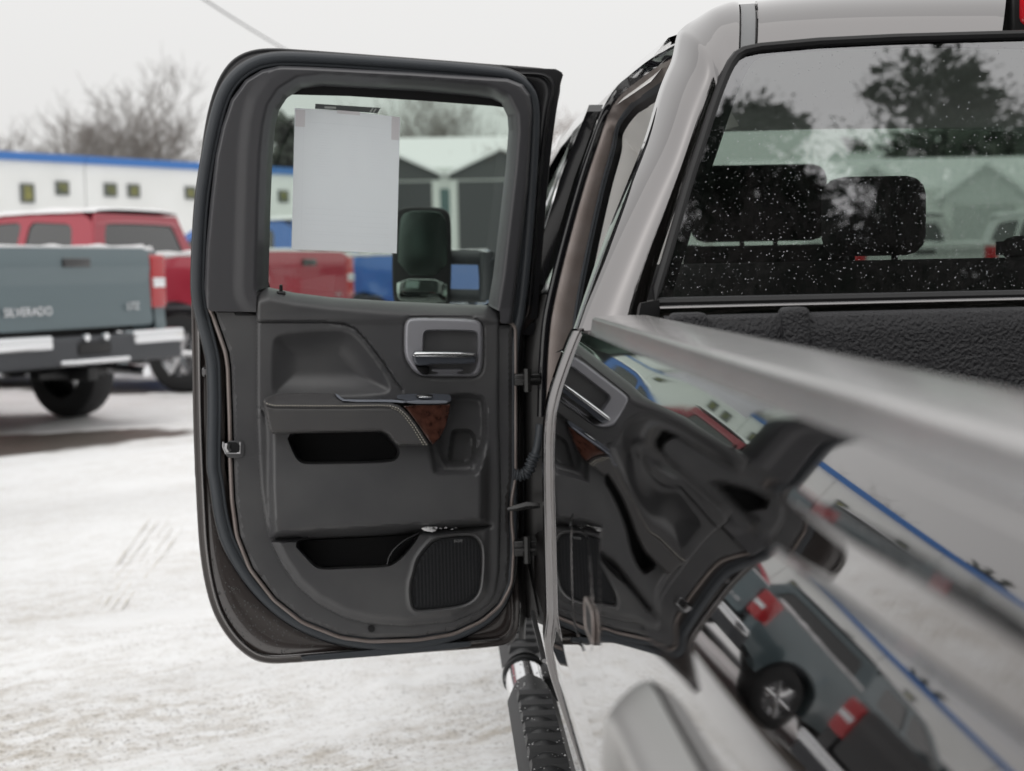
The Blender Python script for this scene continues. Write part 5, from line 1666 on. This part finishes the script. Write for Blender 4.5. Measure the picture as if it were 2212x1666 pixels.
# inner handle
REC = chaikin(ZH([(606, 860), (612, 560), (650, 490), (720, 458), (1600, 472), (1680, 515), (1705, 620), (1695, 1000), (1665, 1200), (1600, 1300), (1520, 1335), (1440, 1330), (1425, 1345), (760, 1345), (620, 1340), (560, 1300), (470, 1160), (440, 1000), (600, 900)]), 2)
BUMP = chaikin(ZH([(750, 1130), (1430, 1130), (1440, 1350), (740, 1350)]), 1)
def bez_h(p):
    d = -sdf(p, BEZ)
    h = .010 + .014 * np.sqrt(np.clip(1 - (1 - np.clip(d / 7, 0, 1)) ** 2, 0, 1))
    upl = smooth01((p[:, 1] - 715) / 90)
    h -= .034 * smooth01((1 - sdf(p, REC)) / 7)
    h += .026 * smooth01(-sdf(p, BUMP) / 6) * np.exp(-((p[:, 1] - 800) / 9) ** 2)
    return h
relief('handle_bezel', BEZ, bez_h, dmap, M['satin_silver'], door, step=2.6, skirt=.012, feats=[offset_poly(REC, 1), offset_poly(REC, -6)], sharp=55)
slab('handle_back_plate', chaikin(ZH([(775, 650), (820, 605), (1380, 615), (1430, 680), (1425, 960), (770, 950)]), 2), -.012, -.004, dmap, M['black'], door, 1.5)
slab('handle_lever', chaikin(ZH([(395, 960), (430, 885), (500, 872), (1600, 892), (1650, 930), (1662, 1050), (1625, 1132), (760, 1130), (720, 1163), (470, 1158), (430, 1080)]), 1), .016, .044, dmap, M['blue_grey'], door, 6)
slab('handle_chrome', chaikin(ZH([(412, 960), (440, 900), (500, 885), (1600, 902), (1640, 935), (1640, 1012), (1000, 1010), (410, 1000)]), 1), .026, .052, dmap, M['chrome'], door, 6)
slab('handle_foot', chaikin(ZH([(485, 1172), (722, 1178), (750, 1220), (730, 1335), (600, 1330), (545, 1270)]), 1), -.01, .022, dmap, M['black'], door, 3)

# armrest
T_ = ZA([(118, 232), (160, 255), (210, 267), (500, 270), (880, 270), (1200, 266), (1290, 272), (1350, 292), (1420, 350), (1500, 450), (1612, 632)])
TOPO = ZA([(1655, 628), (1600, 540), (1520, 420), (1440, 320), (1360, 262), (1290, 242), (1000, 238), (850, 236), (800, 196), (760, 160), (560, 150), (330, 152), (200, 168), (150, 190), (120, 206)])
BOT = ZA([(1612, 634), (1350, 640), (1315, 612), (1250, 530), (1200, 507), (600, 520), (190, 528), (165, 500), (140, 380), (118, 260)])
ARM = A_(TOPO[::-1] + BOT)           # closed
FRONT = A_(T_ + BOT)
ARMs = resample(ARM, 3)
def arm_h(p):
    d = -sdf(p, ARMs)
    f = sdf(p, FRONT)
    h = .064 - .046 * smooth01(f / 27) ** .9
    lowe = segdist(p, A_(BOT), False)
    h -= .018 * (1 - np.clip(lowe / 5, 0, 1)) ** 2
    h -= .012 * (1 - np.clip(d / 3, 0, 1)) ** 2
    s2 = segdist(p, A_(T_) + np.array([0, 5.2]), False)
    h -= .003 * np.exp(-(s2 / 1.3) ** 2)
    s3 = segdist(p, A_(T_) + np.array([0, 0]), False)
    h += .0015 * np.exp(-(s3 / 2.5) ** 2)
    return h
relief('armrest', ARMs, arm_h, dmap, M['leather'], door, step=3.2, skirt=.05, lines=[resample(A_(T_) + np.array([0, 5.2]), 4, False)[2:-2]], sharp=60)
# stitches
tp = resample(A_(T_), 3.1, False)
q = MB()
hh = arm_h(tp)
for i in range(0, len(tp) - 1):
    if i % 2: continue
    a_, b_ = tp[i], tp[i + 1]
    q.tube([D(a_[0], a_[1], hh[i] + .0008), D(b_[0], b_[1], hh[i] + .0012)], .0009, 5)
t2 = resample(A_(ZA([(1290, 290), (1350, 312), (1410, 368), (1480, 460), (1585, 632)])), 3.1, False); h2 = arm_h(t2)
for i in range(0, len(t2) - 1, 2):
    q.tube([D(*t2[i], h2[i] + .0008), D(*t2[i + 1], h2[i] + .0012)], .0009, 5)
q.build('stitching', M['thread'], door, kind='stuff')
# wood insert, switch panel
slab('wood_insert', chaikin(ZA([(1388, 262), (1812, 258), (1832, 250), (1820, 330), (1790, 450), (1740, 560), (1690, 610), (1660, 628), (1600, 540), (1520, 420), (1440, 312)]), 1), -.01, .060, dmap, M['wood'], door, 2.0)
tl_ = lambda u, v: -.034 * max(0, min(1, (870 - v) / 19))
slab('switch_plate', chaikin(ZA([(1335, 185), (1360, 160), (1800, 158), (1838, 180), (1838, 225), (1790, 245), (1430, 248), (1420, 215), (1345, 205)]), 1), 0, .063, dmap, M['blue_grey'], door, 1.2, tilt=tl_)
slab('switch_lip', chaikin(ZA([(1430, 222), (1795, 220), (1810, 235), (1790, 252), (1430, 252)]), 1), .02, .066, dmap, M['blue_lip'], door, 1.2)
slab('armrest_inlay', chaikin(ZA([(770, 155), (800, 165), (835, 200), (870, 214), (1425, 213), (1425, 249), (1290, 238), (860, 235), (800, 200)]), 1), .0, .052, dmap, M['blue_lip'], door, 1.0, tilt=lambda u, v: -.024 * max(0, min(1, (868 - v) / 18)))
q = MB(); c = ZA([(1592, 182)])[0]
rows = []
for k in range(6):
    t = k / 5 * math.pi / 2
    rows.append([D(c[0] + 19 * math.cos(t) * math.cos(a), c[1] + 5.5 * math.cos(t) * math.sin(a), .045 + .008 * math.sin(t)) for a in np.linspace(0, 2 * math.pi, 20, endpoint=False)])
q.loft(rows, True); q.build('window_switch', M['gloss_black'], door)
q = MB(); c = ZA([(1600, 192)])[0]
rows = []
for k in range(5):
    t = k / 4 * math.pi / 2
    rows.append([D(c[0] + 15 * math.cos(t) * math.cos(a), c[1] + 2.6 * math.cos(t) * math.sin(a), .054 + .004 * math.sin(t)) for a in np.linspace(0, 2 * math.pi, 20, endpoint=False)])
q.loft(rows, True); q.build('switch_tip', M['badge'], door)

# latch opening, plug, bumpers
slab('latch_surround', chaikin(ZJ([(345, 1350), (488, 1345), (520, 1370), (520, 1475), (490, 1500), (345, 1500)]), 1), -.012, .004, dmap, M['plastic'], door, 1.5)
slab('latch', chaikin(ZJ([(345, 1360), (478, 1362), (478, 1455), (365, 1455), (340, 1400)]), 1), -.012, .0065, dmap, M['felt_and_shade'], door, .8)
q = MB(); q.tube([D(*p, .004) for p in ZJ([(335, 1358), (332, 1400), (352, 1455), (480, 1457), (482, 1360)])], .0022, 6); q.tube([D(*p, .008) for p in ZJ([(372, 1372), (366, 1410), (384, 1440)])], .006, 6); q.build('latch_metal', M['steel'], door)
q = MB(); c = D(*ZJ([(162, 738)])[0], -.030); 
q.tube([c - DN * .004, c + DN * .001, c + DN * .005], [.010, .010, .006], 14); q.build('body_plug', M['steel'], door)
slab('bottom_seal', chaikin(C2([(497, 1572), (640, 1560), (900, 1538), (1215, 1508), (1232, 1516), (1225, 1536), (900, 1568), (640, 1588), (520, 1594), (500, 1590)]), 1), -.04, -.010, dmap, M['rubber'], door, 3)
q = MB(); c = D(*C2([(800, 1455)])[0], .002); q.tube([c - DN * .003, c + DN * .003], .007, 12); q.build('trim_clip', M['black'], door)

# hinge side of the door: edge panel, thin tubes added for edge highlights, hinges, strap, boot
edge = MB(); rows = []
for (u, v) in ZG([(130, 0), (130, 400), (128, 900), (125, 1300), (122, 1660)]) + C2([(1432, 1350), (1425, 1500)]):
    rows.append([D(u + 5, v, -.035), D(u + 14, v, -.04), D(u + 19, v, -.06), D(u + 19, v, -.10)])
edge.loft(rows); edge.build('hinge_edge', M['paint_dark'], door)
for gx in (155, 177):
    q = MB(); q.tube([D(*p, -.045) for p in ZG([(gx, 140), (gx - 2, 500), (gx, 900), (gx - 2, 1200), (gx - 8, 1560)])], .0022, 6); q.build('edge_highlight', M['gloss_black'], door)
def bracket(g0, g1, nm, m):
    q = MB(); (ua, va), (ub, vb) = ZG([g0, g1])
    a, b = P(ua, va, 2.98), P(ub, vb, 3.06)
    q.rbox((min(a.x, b.x), 2.975, b.z), (max(a.x, b.x), 3.05, a.z), .003)
    c = (a + b) / 2
    q.tube([Vector((c.x, 2.965, b.z - .012)), Vector((c.x, 2.965, a.z + .012))], .009, 8)
    q.rbox((a.x, 2.96, c.z - .003), (b.x, 2.98, c.z + .003), .001)
    return q.build(nm, m, door)
hm = mat('oily_hinge', (.05, .05, .05), .25, .7)
bracket((112, 318), (270, 372), 'hinge', hm)
bracket((110, 1425), (270, 1475), 'hinge', hm)
q = MB(); q.tube([P(*p, 2.97) for p in ZG([(70, 1215), (130, 1205), (200, 1188), (285, 1190)])], [.004, .008, .009, .006], 6); q.build('check_strap', hm, door)
q = MB(); bp_ = [P(*p, 2.95 + .0 * i) for i, p in enumerate(ZG([(112, 985), (150, 990), (190, 980), (215, 950), (230, 900), (250, 860), (268, 800), (280, 720), (288, 640)]))]
dense = []
for i in range(len(bp_) - 1):
    for k in range(8): dense.append(bp_[i].lerp(bp_[i + 1], k / 8))
q.tube(dense, [(.010 + .0035 * (k % 4 in (0, 1))) if k < 42 else .009 for k in range(len(dense))], 10); q.build('wiring_boot', M['rubber'], door)

# ------------------------------------------------------------------ sheet of paper, dark label behind it, snow on the speaker pod
PT = Vector(D(*C1([(890, 780)])[0], -.046))
paper = thing('paper_sheet', 'plain white sheet of paper taped inside the open door window', 'paper', PT)
ORI['paper_sheet'] = PT
tl, tr, br, bl = [A_(p) for p in C1([(603, 376), (1186, 427), (1167, 1180), (585, 1156)])]
def paper_pt(s, t, off=0):
    a = tl * (1 - s) + tr * s; b = bl * (1 - s) + br * s
    p = a * (1 - t) + b * t
    p[1] += -2.5 * math.sin(s * math.pi) * (1 - t) ** 2
    h = -.0455 + .004 * (t ** 2) + .0025 * math.sin(s * 3.1) * t + .0012 * math.sin(s * 23) * max(0, 1 - t * 6) + .0015 * noise.noise(Vector((s * 3, t * 4, 0)))
    h += .004 * max(0, t - .93) / .07 * .3
    return D(p[0], p[1], h + off)
q = MB(); q.loft([[paper_pt(i / 24, j / 30) for i in range(25)] for j in range(31)]); q.build('sheet', M['paper'], paper, True, None)
q = MB()
def pline(s0, t0, s1, t1, w=.0005):
    n = 14
    A = [paper_pt(s0 + (s1 - s0) * i / n, t0 + (t1 - t0) * i / n, .0006) for i in range(n + 1)]
    dx = Vector((0, 0, w)) if abs(s1 - s0) > abs(t1 - t0) else DN.cross(Vector((0, 0, 1))) * w
    q.loft([A, [p + dx for p in A]])
for t in (.095, .705, .745, .79, .82, .868, .888): pline(.12, t, .92, t)
pline(.09, .94, .92, .945); pline(.09, .1, .09, .94)
for t in np.arange(.14, .47, .019):
    for s0, s1 in ((.22, .34), (.52, .60), (.72, .88)):
        pline(s0 + .02 * math.sin(t * 90), t, s1 + .02 * math.sin(t * 140), t, .0004)
q.build('faint_print', M['paper_line'], paper, False, kind='stuff')
for (s0, s1, t0, t1) in ((.01, .10, .01, .13), (.92, .995, .0, .17), (.40, .62, -.004, .02)):
    q2 = MB(); q2.loft([[paper_pt(s0 + (s1 - s0) * i / 3, t0 + (t1 - t0) * j / 3, .001) for i in range(4)] for j in range(4)]); q2.build('tape', M['tape'], paper, True, None)
st = slab('window_label', A_(C1([(717, 352), (1078, 375), (1060, 406), (1020, 402), (715, 380)])), -.0495, -.0488, dmap, M['sticker'], None, .3)
tag(st, 'dark grey label stuck on the glass above the paper sheet', 'label')
q = MB()
for a in (((768, 366), (832, 369), (832, 380), (768, 378)), ((1030, 376), (1040, 376), (1025, 400), (1015, 399)), ((1048, 378), (1056, 380), (1042, 402), (1034, 401))):
    q.add([D(*p, -.0482) for p in C1(a)], [(0, 1, 2, 3)])
lp_ = q.build('label_print', M['sticker_print'], None, False); lp_.parent = st
# snow clump
rnd = random.Random(3)
def clump(name, pts, r_, label, off):
    q = MB()
    for (u, v, k) in pts:
        c = D(u, v, off); n0 = len(q.v)
        bm = bmesh.new(); bmesh.ops.create_icosphere(bm, subdivisions=2, radius=r_ * k)
        for w in bm.verts:
            w.co = Vector((w.co.x * 1.8, w.co.y, w.co.z * .75)) * (1 + .35 * noise.noise(w.co * 300 + Vector((u, v, 0))))
        bm.verts.index_update()
        q.add([c + w.co for w in bm.verts], [[w.index for w in f.verts] for f in bm.faces]); bm.free()
    o = q.build(name, M['snow'], None); tag(o, label, 'snow'); return o
clump('snow_clump', [(*p, k) for p, k in zip(ZK([(310, 110), (360, 105), (420, 102), (340, 135), (390, 140), (440, 145), (475, 140)]), (.8, 1, .8, .9, 1.1, 1, .6))], .0042, 'small white clump of snow on top of the door speaker pod', .030)
o = clump('snow_flecks', [(*p, k) for p, k in zip(ZK([(512, 98), (520, 118), (585, 110), (600, 112), (690, 98), (670, 104), (795, 125), (860, 100)]), (.8, .4, .4, .4, .6, .4, .5, .3))], .0026, 'scattered flecks of snow right of the clump on the speaker pod', .030)
o['kind'] = 'stuff'
# droplets on the wet lower corner and edges of the door
q = MB()
ring = O1s
LOWP = A_(C2([(120, 700), (150, 1130), (250, 1310), (430, 1440), (620, 1520), (480, 1560), (330, 1570), (200, 1470), (120, 1250), (95, 900)]))
k = 0
while k < 260:
    u = rnd.uniform(430, 720); v = rnd.uniform(950, 1430)
    if not inside(np.array([[u, v]]), LOWP)[0]: continue
    k += 1
    h = -.0288
    c = D(u, v, h + .0003); s = rnd.choice((.0007, .0009, .0012, .0016))
    ex = Vector((math.cos(DA), math.sin(DA), 0)); ez = Vector((0, 0, 1)); n0 = len(q.v)
    for j in range(6):
        t = j * math.pi / 3
        q.v.append(c + (ex * math.cos(t) + ez * math.sin(t) * 1.2) * s)
    q.v.append(c + DN * s * .6)
    q.f += [(n0 + j, n0 + (j + 1) % 6, n0 + 6) for j in range(6)]
q.build('rain_drops', mat('wet_bead', (.10, .10, .10), .12, spec=.8), door, True, None, 'stuff')
